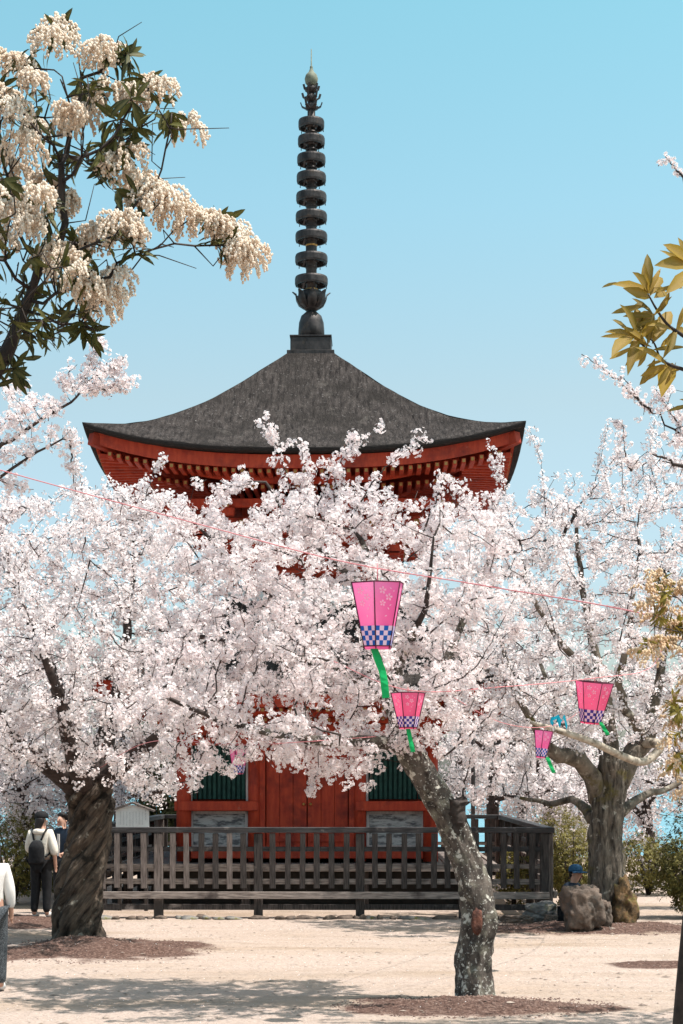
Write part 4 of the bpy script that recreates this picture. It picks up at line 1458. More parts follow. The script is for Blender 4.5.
bkB = cherry('low spreading cherry behind the grey trunk on the right, by the sea',
             [(652, 872, 38, .16), (650, 850, 38, .14), (648, 825, 38, .12), (646, 805, 38, .1)],
             [[(647, 820, 38, .07), (620, 795, 38, .05), (590, 790, 38.5, .03)], [(647, 810, 38, .07), (660, 780, 38, .05), (670, 740, 38.4, .03)], [(650, 835, 38, .06), (625, 845, 37.5, .04), (600, 845, 37, .02)]],
             [(620, 800, 38, 70, 40, 2.0, 200), (640, 850, 37.5, 30, 30, 1.2, 70), (600, 840, 37.5, 45, 25, 1.4, 80), (650, 745, 38.3, 40, 35, 1.4, 80)],
             bark='twig', per=9, fsize=0.032, crad=0.11, dens=10, step=.26, kill=.33, infl=2.0, spread=.085, rtip=.006, group='cherry trees beyond the pagoda')
for px, d, rz, sc, src, lb in (
        (565, 47, 2.2, 1.15, bkA, 'far cherry seen between the pagoda fence corner and the grey trunk'),
        (20, 37.0, 4.0, 1.0, bkA, 'cherry behind the two visitors, blossom hanging low beside their heads'),
        (-60, 33.0, 1.2, 1.0, bkA, 'cherry at the far left behind the dark haired visitor at the edge'),
        (120, 45.0, 0.6, 1.0, bkA, 'cherry far behind the white notice board'),
        (460, 44.0, 5.3, 1.05, bkA, 'far cherry behind the pagoda\'s right wall and the lichen spotted trunk'),
        (520, 43.0, 1.9, 1.0, bkB, 'low cherry just beyond the right end of the far fence'),
        (600, 39.5, 0.8, 1.0, bkB, 'low cherry straight behind the grey trunk'),
        (735, 36.0, 2.9, 1.0, bkA, 'cherry at the far right above the round green shrub'),
        (545, 40.0, 3.6, 0.95, bkB, 'low cherry just behind the flat dark boulder'),
        (22, 34.5, 2.4, 0.95, bkB, 'low cherry right behind the heads of the two visitors'),
        (-30, 36.0, 0.2, 1.0, bkB, 'low cherry behind the yellow green shrub at the left edge'),
        (75, 35.0, 5.1, 0.9, bkB, 'low cherry filling the gap between the visitors and the notice board')):
    copy_tree(src, (px - CX) * d / F, d, rz, sc, lb)


# ------------------------------------------------------------------ leafy shrubs
def leaf_arrays(C, D_, Nn, length, width, tint, bend=0.15):
    """pointed leaves of 2x3 faces from base C along D_ with face normal Nn"""
    n = len(C)
    b = np.cross(D_, Nn)
    b /= np.maximum(np.linalg.norm(b, axis=1, keepdims=True), 1e-9)
    l, w_ = length[:, None], width[:, None]
    rows = [(0.0, 0.03, 0.0), (0.28, 0.75, 0.03), (0.6, 1.0, -0.02), (0.85, 0.55, -0.10), (1.0, 0.02, -0.2)]
    vs = []
    for (t, ww, z) in rows:
        mid = C + D_ * l * t + Nn * l * z * bend * 4
        for e in (-1, 0, 1):
            vs.append(mid + b * w_ * ww * 0.5 * e + Nn * w_ * (0.14 * abs(e) * ww))
    V = np.stack(vs, 1)
    base = np.arange(n)[:, None] * 15
    fs = []
    for r_ in range(4):
        for e in range(2):
            i = r_ * 3 + e
            fs.append(base + np.array([i, i + 1, i + 4, i + 3])[None])
    fs = np.concatenate(fs, 0)
    cc = np.zeros((n, 15))
    cc[:, 1::3] = 0.6
    return V.reshape(-1, 3), fs, np.repeat(tint, 15), cc.ravel()


def whorl(tips, dirs, per, length, width, droop, rng_t=(0.3, 0.25), back=0.06):
    """leaves in a whorl round each twig tip"""
    n = len(tips)
    ti = np.repeat(np.arange(n), per)
    d = dirs[ti]
    r_ = RNG.normal(size=(len(ti), 3))
    r_ -= d * (r_ * d).sum(1, keepdims=True)
    r_ /= np.linalg.norm(r_, axis=1, keepdims=True)
    out_ = r_ + d * RNG.uniform(-0.1, 0.7, (len(ti), 1))
    out_[:, 2] -= droop * RNG.uniform(0.3, 1.2, len(ti))
    out_ /= np.linalg.norm(out_, axis=1, keepdims=True)
    nrm = np.cross(np.cross(out_, d + np.array([0, 0, 0.4])), out_)
    nrm += RNG.normal(0, 0.15, nrm.shape)
    nrm -= out_ * (nrm * out_).sum(1, keepdims=True)
    nrm /= np.maximum(np.linalg.norm(nrm, axis=1, keepdims=True), 1e-9)
    C = tips[ti] - d * RNG.uniform(0, back, (len(ti), 1))
    L = length * RNG.uniform(0.7, 1.15, len(ti))
    return leaf_arrays(C, out_, nrm, L, L * width, np.clip(RNG.normal(rng_t[0], rng_t[1], len(ti)), 0, 1))


def bell_arrays(C, rad, tint):
    """small urn flowers: stretched octahedra with a narrow mouth"""
    n = len(C)
    ring = [(0.85, 0.30), (0.85, -0.75)]
    vs = [C + np.array([0, 0, 1.0]) * rad[:, None]]
    for rr, z in ring:
        for k in range(5):
            a_ = 2 * PI * k / 5
            vs.append(C + rad[:, None] * np.array([rr * math.cos(a_), rr * math.sin(a_), z * 1.3]))
    vs.append(C + np.array([0, 0, -1.7]) * rad[:, None])
    V = np.stack(vs, 1)
    base = np.arange(n)[:, None] * 12
    t3_, q4 = [], []
    for k in range(5):
        k2 = (k + 1) % 5
        t3_.append(base + np.array([0, 1 + k, 1 + k2])[None])
        q4.append(base + np.array([1 + k, 6 + k, 6 + k2, 1 + k2])[None])
        t3_.append(base + np.array([11, 6 + k2, 6 + k])[None])
    cc = np.zeros((n, 12))
    cc[:, 11] = 0.7
    return V.reshape(-1, 3), np.concatenate(t3_, 0), np.concatenate(q4, 0), np.repeat(tint, 12), cc.ravel()


def racemes(centres, R_, nrac, nbell, brad):
    C, T = [], []
    for c, r_ in zip(centres, R_):
        tb = RNG.normal(0.55, 0.2)
        for k in range(nrac):
            a_ = RNG.uniform(0, 2 * PI)
            el = RNG.uniform(-0.2, 0.9)
            d = np.array([math.cos(a_) * math.cos(el), math.sin(a_) * math.cos(el), math.sin(el)])
            p = c + d * r_ * 0.15
            for j in range(nbell):
                p = p + d * r_ * 1.0 / nbell
                d = d + np.array([0, 0, -0.16])
                d /= np.linalg.norm(d)
                C.append(p + RNG.normal(0, brad * 0.7, 3) + np.array([0, 0, -brad]))
                T.append(tb + RNG.normal(0, 0.2))
    C = np.array(C)
    return bell_arrays(C, brad * RNG.uniform(0.75, 1.2, len(C)), np.clip(T, 0, 1))


def pieris(name, label, cat, base, stem_pts, tips, d0, cl_r, leaf_len, mats, seed, brad, nrac=11, nbell=9, extra=(), leaf_per=11, leafprob=1.0,
           step=.06, filler=(), tin=(0.3, 0.28), stem_r=(0.05, 0.03)):
    rs = np.random.default_rng(seed)
    b = Vector(base)
    root = empty(name, (b.x, b.y, ground_z(b.x, b.y)), label=label, cat=cat, group='evergreen shrubs and small trees')
    off = np.array(root.location)
    P, par = [], []
    sp = spline([np.array(p) for p in stem_pts], 22)
    for i, p in enumerate(sp):
        P.append(p)
        par.append(i - 1)
    T = np.array([np.array(at(px * (0.93 if d0 < 6 else 1), py, d0 + rs.uniform(-dz, dz))) for px, py, dz in tips])
    Fi = []
    for e in filler:
        Fi += ell(*e)
    A = np.vstack([T, np.array(Fi).reshape(-1, 3)])
    Pn, pr = grow(P, par, A, step, 3.0, step * 1.1, 120, jit=0.22, up=0.0)
    rad = skeleton_radii(Pn, pr, 0.0026, 2.3, {})
    n0 = len(sp)
    for i in range(n0):
        rad[i] = stem_r[0] + (stem_r[1] - stem_r[0]) * i / n0
    for i in range(n0, len(rad)):
        rad[i] = min(rad[i], 0.022)
    branch_mesh(Pn - off, pr, rad).build('stems', [M['stem_dark'], M['stem_dark']], root)
    tw = MB()
    pool = [i for i in range(n0, len(Pn)) if 0.0031 < rad[i] < 0.014]
    for i in rs.choice(pool, min(120, len(pool)), replace=False):      # bare dead twigs
        d = Pn[i] - Pn[pr[i]]
        d = d / np.linalg.norm(d) + rs.normal(0, .7, 3)
        d /= np.linalg.norm(d)
        l_ = rs.uniform(.06, .17) * (1.2 if d0 > 6 else 1)
        q0 = Pn[i] - off
        q1 = q0 + d * l_ * .5 + rs.normal(0, .02, 3)
        q2 = q0 + d * l_ + rs.normal(0, .02, 3)
        tw.tube([Vector(q0), Vector(q1), Vector(q2)], [.0024, .0018, .001], 4)
    if len(pool) > 10:
        tw.build('twigs', M['stem_dark'], root)
    haskid = np.zeros(len(Pn), bool)
    haskid[pr[pr >= 0]] = True
    ends = [i for i in range(n0, len(Pn)) if not haskid[i]]
    tp = Pn[ends]
    dr = np.array([Pn[i] - Pn[pr[i]] for i in ends])
    dr /= np.linalg.norm(dr, axis=1, keepdims=True)
    if len(extra):
        pass
    V, fs, tt, cc = whorl(tp - off, dr, leaf_per, leaf_len, 0.24, 0.5, tin, back=leaf_len * 0.9)
    link('foliage', np_mesh('foliage', V, [fs], [M[mats[1]]], None, tt, cc, smooth=True), root)
    Rr = cl_r * rs.uniform(0.75, 1.25, len(T))
    V, f3, f4, tt, cc = racemes(T - off, Rr, nrac, nbell, brad)
    link('blossom', np_mesh('blossom', V, [f3, f4], [M[mats[0]]], None, tt, cc, smooth=True), root)
    print(name, 'nodes', len(Pn), 'ends', len(ends))
    return root


DP = 5.2
tips = [(63, 25, .15), (56, 32, .2), (22, 62, .2), (36, 74, .2), (10, 55, .2), (104, 44, .15), (118, 50, .15), (75, 106, .2), (68, 116, .2), (86, 112, .2), (160, 80, .15), (172, 84, .15), (145, 90, .2), (203, 122, .1),
        (35, 125, .3), (28, 140, .3), (20, 165, .3), (10, 185, .3), (40, 190, .3), (60, 202, .3), (20, 210, .3), (48, 178, .2), (70, 195, .2), (30, 220, .2), (10, 205, .2), (135, 150, .2), (125, 160, .2), (150, 176, .15), (165, 184, .15),
        (178, 192, .15), (150, 194, .15), (190, 205, .1), (205, 212, .1), (220, 216, .1), (235, 219, .1), (248, 226, .1), (256, 240, .1), (262, 256, .1), (266, 248, .1), (130, 218, .2), (110, 225, .2), (100, 232, .2), (145, 228, .2),
        (55, 245, .2), (72, 258, .2), (88, 270, .2), (98, 282, .2), (110, 298, .15), (80, 248, .2), (115, 290, .2), (5, 235, .3), (-15, 190, .4), (-20, 120, .4), (-30, 240, .4), (0, 150, .3), (15, 105, .3), (5, 90, .3), (130, 272, .2), (95, 95, .2), (120, 85, .2)]
pieris('flowering_andromeda', 'evergreen andromeda shrub with drooping cream flower sprays at the upper left', 'shrub', (-1.55, 5.2, 0),
       [(-1.55, 5.2, -.05), (-1.5, 5.2, 1.2), (-1.35, 5.2, 2.4), (-1.15, 5.2, 3.05), at(-10, 380, DP), at(8, 350, DP), at(20, 320, DP), at(32, 290, DP)], tips, DP, 0.074, 0.072, ('pieris_flower', 'pieris_leaf'), 4, 0.0040,
       nrac=26, nbell=18, leaf_per=12,
       filler=[(60, 270, DP, 70, 40, .3, 80), (40, 310, DP, 75, 32, .25, 110), (10, 335, DP, 50, 25, .2, 50), (60, 330, DP, 45, 18, .15, 34), (5, 370, DP, 30, 22, .15, 20), (75, 180, DP + .1, 80, 60, .3, 55), (150, 110, DP, 45, 30, .2, 26), (20, 110, DP + .1, 60, 60, .3, 40), (110, 70, DP, 50, 25, .2, 10), (215, 240, DP, 40, 10, .08, 7), (-40, 200, DP, 50, 120, .3, 20),
               (40, 345, DP, 25, 14, .1, 4), (105, 140, DP + .1, 40, 40, .2, 10), (185, 125, DP, 14, 14, .1, 4)], stem_r=(0.05, 0.010))
# bare black twigs under it
DG = 9.5
tipsR = [(655, 573, .2), (646, 588, .2), (660, 598, .2), (645, 604, .2), (652, 616, .2), (676, 584, .2), (684, 592, .2), (656, 640, .2), (641, 650, .2), (650, 655, .2), (665, 640, .2), (679, 622, .2), (684, 650, .2), (676, 640, .2),
         (677, 700, .2), (684, 718, .2), (672, 740, .2), (681, 760, .2), (672, 772, .2), (684, 790, .2), (690, 680, .3), (700, 620, .4), (700, 730, .4), (672, 720, .2), (720, 660, .4), (668, 610, .2), (715, 590, .4), (740, 560, .4), (760, 620, .4), (745, 700, .4), (770, 680, .4), (730, 540, .4), (780, 590, .4), (755, 760, .4), (735, 800, .3), (710, 820, .3), (790, 720, .4)]
xr = lambda px, py: tuple(at(px, py, DG))
pieris('golden_andromeda', 'small tree with golden young leaves and peach flower sprays at the right edge', 'tree', (1.80, DG, 0),
       [(1.80, DG, -.1), (1.835, DG, 0.6), (1.88, DG, 1.2), (1.95, DG, 1.9), xr(712, 740), xr(705, 690), xr(698, 640)], tipsR, DG, 0.078, 0.075, ('gold_flower', 'gold_leaf'), 6, 0.0068, nrac=9, nbell=9, leaf_per=15,
       filler=[(670, 610, DG, 25, 40, .2, 16), (685, 740, DG, 20, 50, .2, 16), (725, 680, DG, 35, 100, .35, 30), (760, 650, DG, 40, 90, .4, 40)], step=.07, tin=(0.5, 0.3), stem_r=(0.062, 0.03))

# the golden brown laurel leaves at the right edge
DL = 6.0
lau = empty('laurel_tree', (1.75, DL, 0), label='evergreen with long golden brown leaves on thin stems reaching in at the right edge', cat='tree', group='evergreen shrubs and small trees')
off = Vector(lau.location)
mb = MB()
stemlines = [([(1.75, DL, -.1), (1.72, DL, 1.2), (1.66, DL, 2.4), tuple(at(770, 560, DL)), tuple(at(740, 440, DL)), tuple(at(720, 400, DL))], (.045, .010)),
             ([tuple(at(742, 445, DL)), tuple(at(712, 385, DL)), tuple(at(690, 372, DL)), tuple(at(668, 364, DL)), tuple(at(650, 352, DL)), tuple(at(635, 337, DL))], (.010, .0028)),
             ([tuple(at(722, 402, DL)), tuple(at(700, 350, DL)), tuple(at(682, 335, DL)), tuple(at(668, 325, DL)), tuple(at(657, 310, DL)), tuple(at(648, 294, DL))], (.009, .0028)),
             ([tuple(at(722, 402, DL)), tuple(at(715, 330, DL)), tuple(at(702, 290, DL)), tuple(at(690, 268, DL))], (.009, .003)),
             ([tuple(at(660, 359, DL)), tuple(at(655, 345, DL)), tuple(at(650, 338, DL))], (.004, .0025)), ([tuple(at(735, 430, DL)), tuple(at(705, 412, DL)), tuple(at(692, 405, DL))], (.006, .003))]
for pts, (r0, r1) in stemlines:
    sp = spline([np.array(p) - np.array(off) for p in pts], 24)
    mb.tube([Vector(p) for p in sp], list(np.linspace(r0, r1, 24)), 7)
lau_mb = mb
# leaf: base px, tip px, width ratio, depth slant
LV = [((648, 294), (648, 252), .32, .0), ((646, 294), (620, 282), .26, .02), ((622, 283), (599, 286), .16, .02), ((648, 293), (638, 272), .34, -.03), ((650, 296), (661, 272), .42, .02), ((652, 294), (680, 284), .24, -.03), ((654, 298), (669, 287), .34, .03),
      ((645, 306), (612, 312), .26, .0), ((646, 308), (630, 303), .3, .03), ((636, 336), (626, 304), .32, -.03), ((637, 336), (638, 304), .30, .02), ((638, 338), (652, 310), .36, .02), ((641, 338), (656, 320), .40, -.02), ((652, 344), (673, 306), .34, .02), ((648, 342), (660, 318), .4, .04),
      ((632, 337), (601, 335), .20, .0), ((630, 334), (611, 314), .14, .03), ((638, 345), (607, 360), .16, .02), ((648, 348), (628, 362), .36, -.02), ((655, 358), (641, 388), .36, .02), ((652, 350), (684, 346), .18, -.02),
      ((664, 345), (676, 330), .34, .0), ((672, 332), (690, 330), .34, .02), ((676, 362), (665, 388), .16, .02), ((684, 368), (672, 372), .2, .0), ((690, 268), (667, 246), .24, .0), ((690, 268), (666, 264), .30, .02), ((690, 264), (669, 243), .36, -.03), ((692, 268), (686, 240), .34, .0), ((690, 275), (672, 280), .3, .03),
      ((694, 405), (667, 410), .22, .0), ((694, 404), (680, 398), .3, .0), ((694, 270), (700, 250), .3, 0), ((700, 350), (715, 330), .35, 0), ((690, 372), (700, 350), .35, 0)]
C, Dn, Nn, Ln, Wn = [], [], [], [], []
stem_extra = []
rs = np.random.default_rng(5)
for (bx, by) in ((648, 295), (636, 337), (690, 268), (655, 315), (648, 345), (668, 364), (676, 330)):
    for _ in range(6):
        a_ = rs.uniform(PI * .55, PI * 1.9)
        l_ = rs.uniform(20, 34)
        LV.append(((bx + rs.normal(0, 2), by + rs.normal(0, 2)), (bx + l_ * math.cos(a_), by + l_ * math.sin(a_)), rs.uniform(.2, .34), rs.normal(0, .025)))
for (bx, by) in ((715, 330), (720, 400), (742, 445), (735, 300), (765, 340), (790, 400), (770, 470), (800, 330), (745, 250), (780, 270), (820, 440), (712, 290), (755, 395), (800, 500), (830, 370)):
    for _ in range(11):
        a_ = rs.uniform(0, PI * 2)
        l_ = rs.uniform(22, 36)
        LV.append(((bx + rs.normal(0, 5), by + rs.normal(0, 5)), (max(695, bx + l_ * math.cos(a_)), by + l_ * math.sin(a_)), rs.uniform(.2, .34), rs.normal(0, .03)))
    if bx > 722:
        stem_extra.append((bx, by))
for (b_, t_, wr, dz) in LV:
    p0, p1 = np.array(at(*b_, DL)), np.array(at(*t_, DL + dz * 4))
    d = p1 - p0
    L = np.linalg.norm(d)
    d /= L
    nv = np.array([rs.normal(0, .25), -1.0, rs.normal(.2, .25)])
    nv -= d * nv.dot(d)
    nv /= np.linalg.norm(nv)
    C.append(p0 - np.array(off)), Dn.append(d), Nn.append(nv), Ln.append(L), Wn.append(L * wr * 0.80)
for (bx, by) in stem_extra:
    sp = spline([np.array(q) - np.array(off) for q in (at(748, 470, DL), at((748 + bx) / 2, (455 + by) / 2, DL + .05), at(bx, by, DL))], 10)
    lau_mb.tube([Vector(p) for p in sp], list(np.linspace(.009, .003, 10)), 6)
lau_mb.build('stem', M['stem_dark'], lau)
V, fs, tt, cc = leaf_arrays(np.array(C), np.array(Dn), np.array(Nn), np.array(Ln), np.array(Wn), np.clip(rs.normal(.5, .3, len(C)), 0, 1), bend=.18)
link('foliage', np_mesh('foliage', V, [fs], [M['laurel_leaf']], None, tt, cc, smooth=True), lau)


def shrub(label, x, y, w_, h, n, mat, leaf=0.06, seed=1, grp='low shrubs at the edge of the hill', tin=(.45, .3), name='shrub'):
    rs = np.random.default_rng(seed)
    z0 = ground_z(x, y)
    root = empty(name, (x, y, z0), label=label, cat='shrub', group=grp)
    mb = MB()
    tips, dirs = [], []
    for k in range(9):
        a_ = rs.uniform(0, 2 * PI)
        e = np.array([math.cos(a_) * w_ * .6 * rs.uniform(.3, 1), math.sin(a_) * w_ * .6 * rs.uniform(.3, 1), h * rs.uniform(.5, .9)])
        mb.tube([Vector((0, 0, -.05)), Vector(e * [.4, .4, .5]), Vector(e)], [.025, .018, .008], 5)
    mb.build('stems', M['stem_dark'], root)
    q = rs.normal(size=(n, 3))
    q /= np.linalg.norm(q, axis=1, keepdims=True)
    lump = np.array([1 + .35 * mnoise.noise(Vector(v) * 2.1 + Vector((seed * 3, 0, 0))) for v in q])
    q *= (rs.uniform(0.25, 1, (n, 1)) ** .45) * lump[:, None]
    P = q * np.array([w_, w_ * .9, h * .5]) + np.array([0, 0, h * .53])
    P = P[P[:, 2] > .02]
    dr = P - np.array([0, 0, h * .3])
    dr += rs.normal(0, .25, dr.shape)
    dr /= np.linalg.norm(dr, axis=1, keepdims=True)
    V, fs, tt, cc = whorl(P, dr, 6, leaf, .38, .3, tin, back=leaf)
    link('foliage', np_mesh('foliage', V, [fs], [M[mat]], None, tt, cc, smooth=True), root)
    return root


def gx(px, d):
    return (px - CX) * d / F


shrub('yellow green shrub between the fence corner and the grey trunk', gx(572, 30), 30, 0.62, 1.45, 900, 'shrub_leaf', .06, 1, tin=(.7, .3))
shrub('tall olive shrub behind the seated visitor in the blue cap', gx(560, 33.5), 33.5, 0.7, 1.7, 900, 'shrub_leaf', .065, 2, tin=(.6, .3))
shrub('bushy shrub right of the grey trunk beside the pale path', gx(648, 33), 33, .75, 1.15, 1000, 'shrub_leaf', .06, 3, tin=(.55, .3))
shrub('round dark green shrub at the right edge', gx(690, 27.5), 27.5, .60, 1.35, 1400, 'shrub_leaf', .06, 4, tin=(.25, .3))
shrub('yellow green shrub behind the visitor at the left edge', gx(12, 30.5), 30.5, .85, 1.7, 1200, 'shrub_leaf', .065, 5, tin=(.5, .35))
shrub('olive shrub showing between the two visitors', gx(62, 32), 32, .8, 1.3, 900, 'shrub_leaf', .065, 6, tin=(.4, .3))
shrub('small yellow leaved shrub inside the fence corner', gx(514, 30.0), 30.0, .34, 1.0, 350, 'shrub_leaf', .06, 7, tin=(.8, .2))
shrub('dark bushy evergreen far behind the notice board', gx(172, 48), 48, 1.4, 4.3, 1800, 'dark_leaf', .16, 8, tin=(.5, .3))
shrub('dark leafy evergreen sprig beyond the round shrub at the right edge', gx(693, 29.5), 29.5, .55, 2.0, 420, 'dark_leaf', .07, 9, tin=(.5, .3))

mb = MB()
mb.lathe([(.05, -.1), (.045, 3.0), (.04, 4.4), (.0, 4.42)], 10)
p = at(473, 860, 39.0)
o = mb.build('metal_pole', M['metal_pole'], label='thin dark pole beyond the far fence beside the slim cherry trunk', cat='pole')
o.location = (p.x, 39.0, 0)


# ------------------------------------------------------------------ lanterns and their wires
def wire(label, pts, r=0.006, n=60):
    mb = MB()
    sp = spline([np.array(p) for p in pts], n)
    o0 = Vector(sp[0])
    mb.tube([Vector(p) - o0 for p in sp], [r] * n, 6)
    o = mb.build('lantern_wire', M['wire'], label=label, cat='wire', group='pink lantern wires')
    o.location = o0
    return o


wire('long pink wire sagging across the picture above the largest lantern', [at(-330, 380, 13.5), at(-150, 425, 12.9), at(0, 470, 12.5), at(213, 528, 12.0), at(345, 562, 11.7), at(480, 585, 11.3), at(640, 613, 10.4), at(700, 640, 9.6)], .0042)
wire('lower pink wire carrying the two lanterns right of the near tree', [at(330, 660, 16.6), at(408, 690, 15.5), at(500, 687, 17.4), at(595, 678, 19.6), at(650, 668, 22), at(665, 640, D3 + .9)], .0042)
wire('short pink wire behind the blossom carrying the half hidden lantern by the green window', [at(397, 735, 17.1), at(300, 742, 16.0), at(238, 745, 17.5), at(150, 742, 20.0), at(96, 770, D2)], .004)
wire('pink cord by the grey trunk holding the smallest lantern on the right', [at(600, 690, D3 + .3), at(575, 715, 24.6), at(545, 727, 23.0), at(500, 722, 20.5), at(440, 690, 17.8)], .004)


def lantern(label, px, py, d, wpx, hpx, rz, tilt, rose, ribbon, rib_mat='ribbon_green', drop=0.06):
    R_ = wpx * d / F / 2
    Hh = hpx * d / F
    rt, rb = R_ * 1.03, R_ * 0.52
    p = at(px, py, d)
    root = empty('paper_lantern', p, 0, label=label, cat='lantern', group='pink paper lanterns')
    root.rotation_euler = (tilt[0], tilt[1], rz)
    zt, zb = 0.0, -Hh
    ang = [k * PI / 3 for k in range(6)]

    def pt(k, t, proud=0.0):
        r_ = rt + (rb - rt) * t + proud
        a_ = ang[k % 6]
        return Vector((r_ * math.cos(a_), r_ * math.sin(a_), zt + (zb - zt) * t))
    mb = MB()
    tn = []
    for k in range(6):
        vs, fs = [], []
        for i in range(9):
            for j in range(7):
                q = pt(k, i / 8).lerp(pt(k + 1, i / 8), j / 6)
                n_ = Vector((q.x, q.y, 0)).normalized()
                w0 = math.sin(PI * i / 8) * math.sin(PI * j / 6)
                vs.append(q - n_ * R_ * w0 * (0.035 + 0.04 * mnoise.noise(q / R_ * 1.7 + p)))
                tn.append(0.5 + 0.9 * mnoise.noise(q / R_ * 1.1 + p))
        for i in range(8):
            for j in range(6):
                fs.append((i * 7 + j, i * 7 + 7 + j, i * 7 + 8 + j, i * 7 + j + 1))
        mb.add(vs, fs, 0, True)
    mb.add([pt(k, 0.995) for k in range(6)], [tuple(range(6))])
    tn += [0.5] * 6
    sh = mb.build('shade', M['paper_rose' if rose else 'paper_pink'], root)
    sh.data.attributes.new('tint', 'FLOAT', 'POINT').data.foreach_set('value', tn)
    mb = MB()
    rr = max(0.0045, R_ * 0.022)
    for k in range(6):
        mb.tube([pt(k, -0.01, .002), pt(k, 1.0, .002)], [rr, rr], 5)
        mb.tube([pt(k, 0, .002), pt(k + 1, 0, .002)], [rr, rr], 5)
        mb.tube([pt(k, 0.955, .002), pt(k + 1, 0.955, .002)], [rr, rr], 5)
    mb.tube([pt(0, 0), pt(3, 0)], [rr, rr], 5)
    mb.build('frame', M['frame_dark'], root)
    mb = MB()
    n = 4
    for k in range(6):
        for i in range(n):
            for j in range(4):
                t0, t1 = 0.655 + j * 0.073, 0.655 + (j + 1) * 0.073
                f0, f1 = i / n, (i + 1) / n
                q = [pt(k, t, .003).lerp(pt(k + 1, t, .003), f) for t, f in ((t0, f0), (t1, f0), (t1, f1), (t0, f1))]
                mb.add(q, [(0, 1, 2, 3)], (i + j + k * n) % 2)
    mb.build('checked_band', [M['check_violet' if rose else 'check_blue'], M['check_white']], root)
    mb = MB()
    r_ = random.Random(int(px))
    for k in range(6):
        for (f, t, s) in ((.34, .13, .060), (.62, .23, .058), (.36, .32, .050), (.66, .10, .02), (.64, .40, .024), (.55, .51, .022), (.80, .14, .018), (.72, .35, .02)):
            c = pt(k, t, .003).lerp(pt(k + 1, t, .003), f)
            ux = (pt(k + 1, t) - pt(k, t)).normalized()
            uz = (pt(k, 0) - pt(k, 1)).normalized()
            s *= Hh * 1.05
            a0 = r_.uniform(0, 6)
            if s < .03 * Hh * 1.05:
                qs = [c + ux * s * math.cos(a0 + a_) * (1.0 if i % 2 == 0 else .45) + uz * s * math.sin(a0 + a_) * (1.0 if i % 2 == 0 else .45) for i, a_ in enumerate((0, PI / 2, PI, 3 * PI / 2))]
                mb.add(qs, [(0, 1, 2, 3)])
                continue
            for q in range(5):
                a_ = a0 + q * 2 * PI / 5
                pts = [c + ux * s * rr_ * math.cos(a_ + da) + uz * s * rr_ * math.sin(a_ + da) for rr_, da in ((.12, 0), (.62, -.45), (1.0, -.16), (.86, 0), (1.0, .16), (.62, .45))]
                mb.add(pts, [tuple(range(6))])
    mb.build('flower_marking', M['print_pale'], root)
    mb = MB()
    mb.tube([Vector((0, 0, 0)), Vector((0, 0, drop))], [.004, .004], 5)
    mb.build('hanging_cord', M['wire'], root)
    # streamer of folded ribbon
    if ribbon:
        mb = MB()
        w_ = ribbon[1] * d / F
        pts = []
        Minv = root.matrix_basis.inverted()
        for (qx, qy) in ribbon[0]:
            q = at(qx, qy, d)
            pts.append(Minv @ q)
        sp = spline([np.array(q) for q in pts], 14)
        vs, fs = [], []
        for i, q in enumerate(sp):
            a_ = 0.25 * math.sin(i * .9)
            u = Minv.to_3x3() @ Vector((math.cos(a_), math.sin(a_), .1))
            for e in (-1, 1):
                for th in (0, 1):
                    vs.append(Vector(q) + u * e * w_ / 2 + Minv.to_3x3() @ Vector((0, .002 * th, 0)))
        for i in range(len(sp) - 1):
            a0, b0 = i * 4, i * 4 + 4
            fs += [(a0, a0 + 2, b0 + 2, b0), (a0 + 1, b0 + 1, b0 + 3, a0 + 3), (a0, b0, b0 + 1, a0 + 1), (a0 + 2, a0 + 3, b0 + 3, b0 + 2)]
        mb.add(vs, fs)
        mb.build('streamer', M[rib_mat], root)
    return root


lantern('largest pink paper lantern, with a blue checked band, hanging under the long wire', 377.5, 583, 11.6, 54, 66, math.radians(-38), (0.03, 0.02), False, ([(374, 648), (378, 660), (383, 674), (386, 698)], 7.5), drop=.13)
lantern('smaller rose lantern with a violet checked band just below the largest lantern', 408, 693, 15.5, 33, 36, math.radians(5), (0.0, 0.0), True, ([(408, 728), (410, 738), (413, 752)], 4.5), drop=.05)
lantern('tilted rose lantern in front of the grey tree with blossom across it', 594.5, 682, 19.6, 37, 42, math.radians(-14), (0.08, 0.11), True, ([(600, 722), (604, 728), (608, 735)], 4), drop=.04)
lantern('narrow lantern above a bright green streamer beside the cut grey limb', 544, 731, 23.0, 20, 27, math.radians(20), (0.02, 0.12), False, ([(547, 757), (550, 764), (554, 773)], 4), drop=.05)
lantern('half hidden pink lantern in front of the green window on the left of the doors', 239, 749, 17.5, 19, 25, math.radians(10), (0.02, 0.02), False, None, drop=.05)
mb = MB()
rs = random.Random(2)
p = at(558, 718, 23.2)
for k in range(3):
    a_ = k * 1.1
    pts = [Vector((0, 0, 0.02)), Vector((-.06 + .05 * k, -.02, -.01 - .02 * k)), Vector((-.10 + .09 * k, .01, .02 * (k - 1))), Vector((-.06 + .09 * k, 0.0, -.09 - .02 * k))]
    sp = spline([np.array(q) for q in pts], 10)
    vs, fs = [], []
    for i, q in enumerate(sp):
        u = Vector((.3, .2, 1)).normalized() * .028
        for e in (-1, 1):
            for th in (0, .002):
                vs.append(Vector(q) + u * e + Vector((0, th, 0)))
    for i in range(9):
        a0, b0 = i * 4, i * 4 + 4
        fs += [(a0, a0 + 2, b0 + 2, b0), (a0 + 1, b0 + 1, b0 + 3, a0 + 3), (a0, b0, b0 + 1, a0 + 1), (a0 + 2, a0 + 3, b0 + 3, b0 + 2)]
    mb.add(vs, fs)
o = mb.build('cyan_ribbon', M['ribbon_cyan'], label='crumpled cyan ribbon caught in the blossom above the bare pale limb', cat='ribbon')
o.location = p

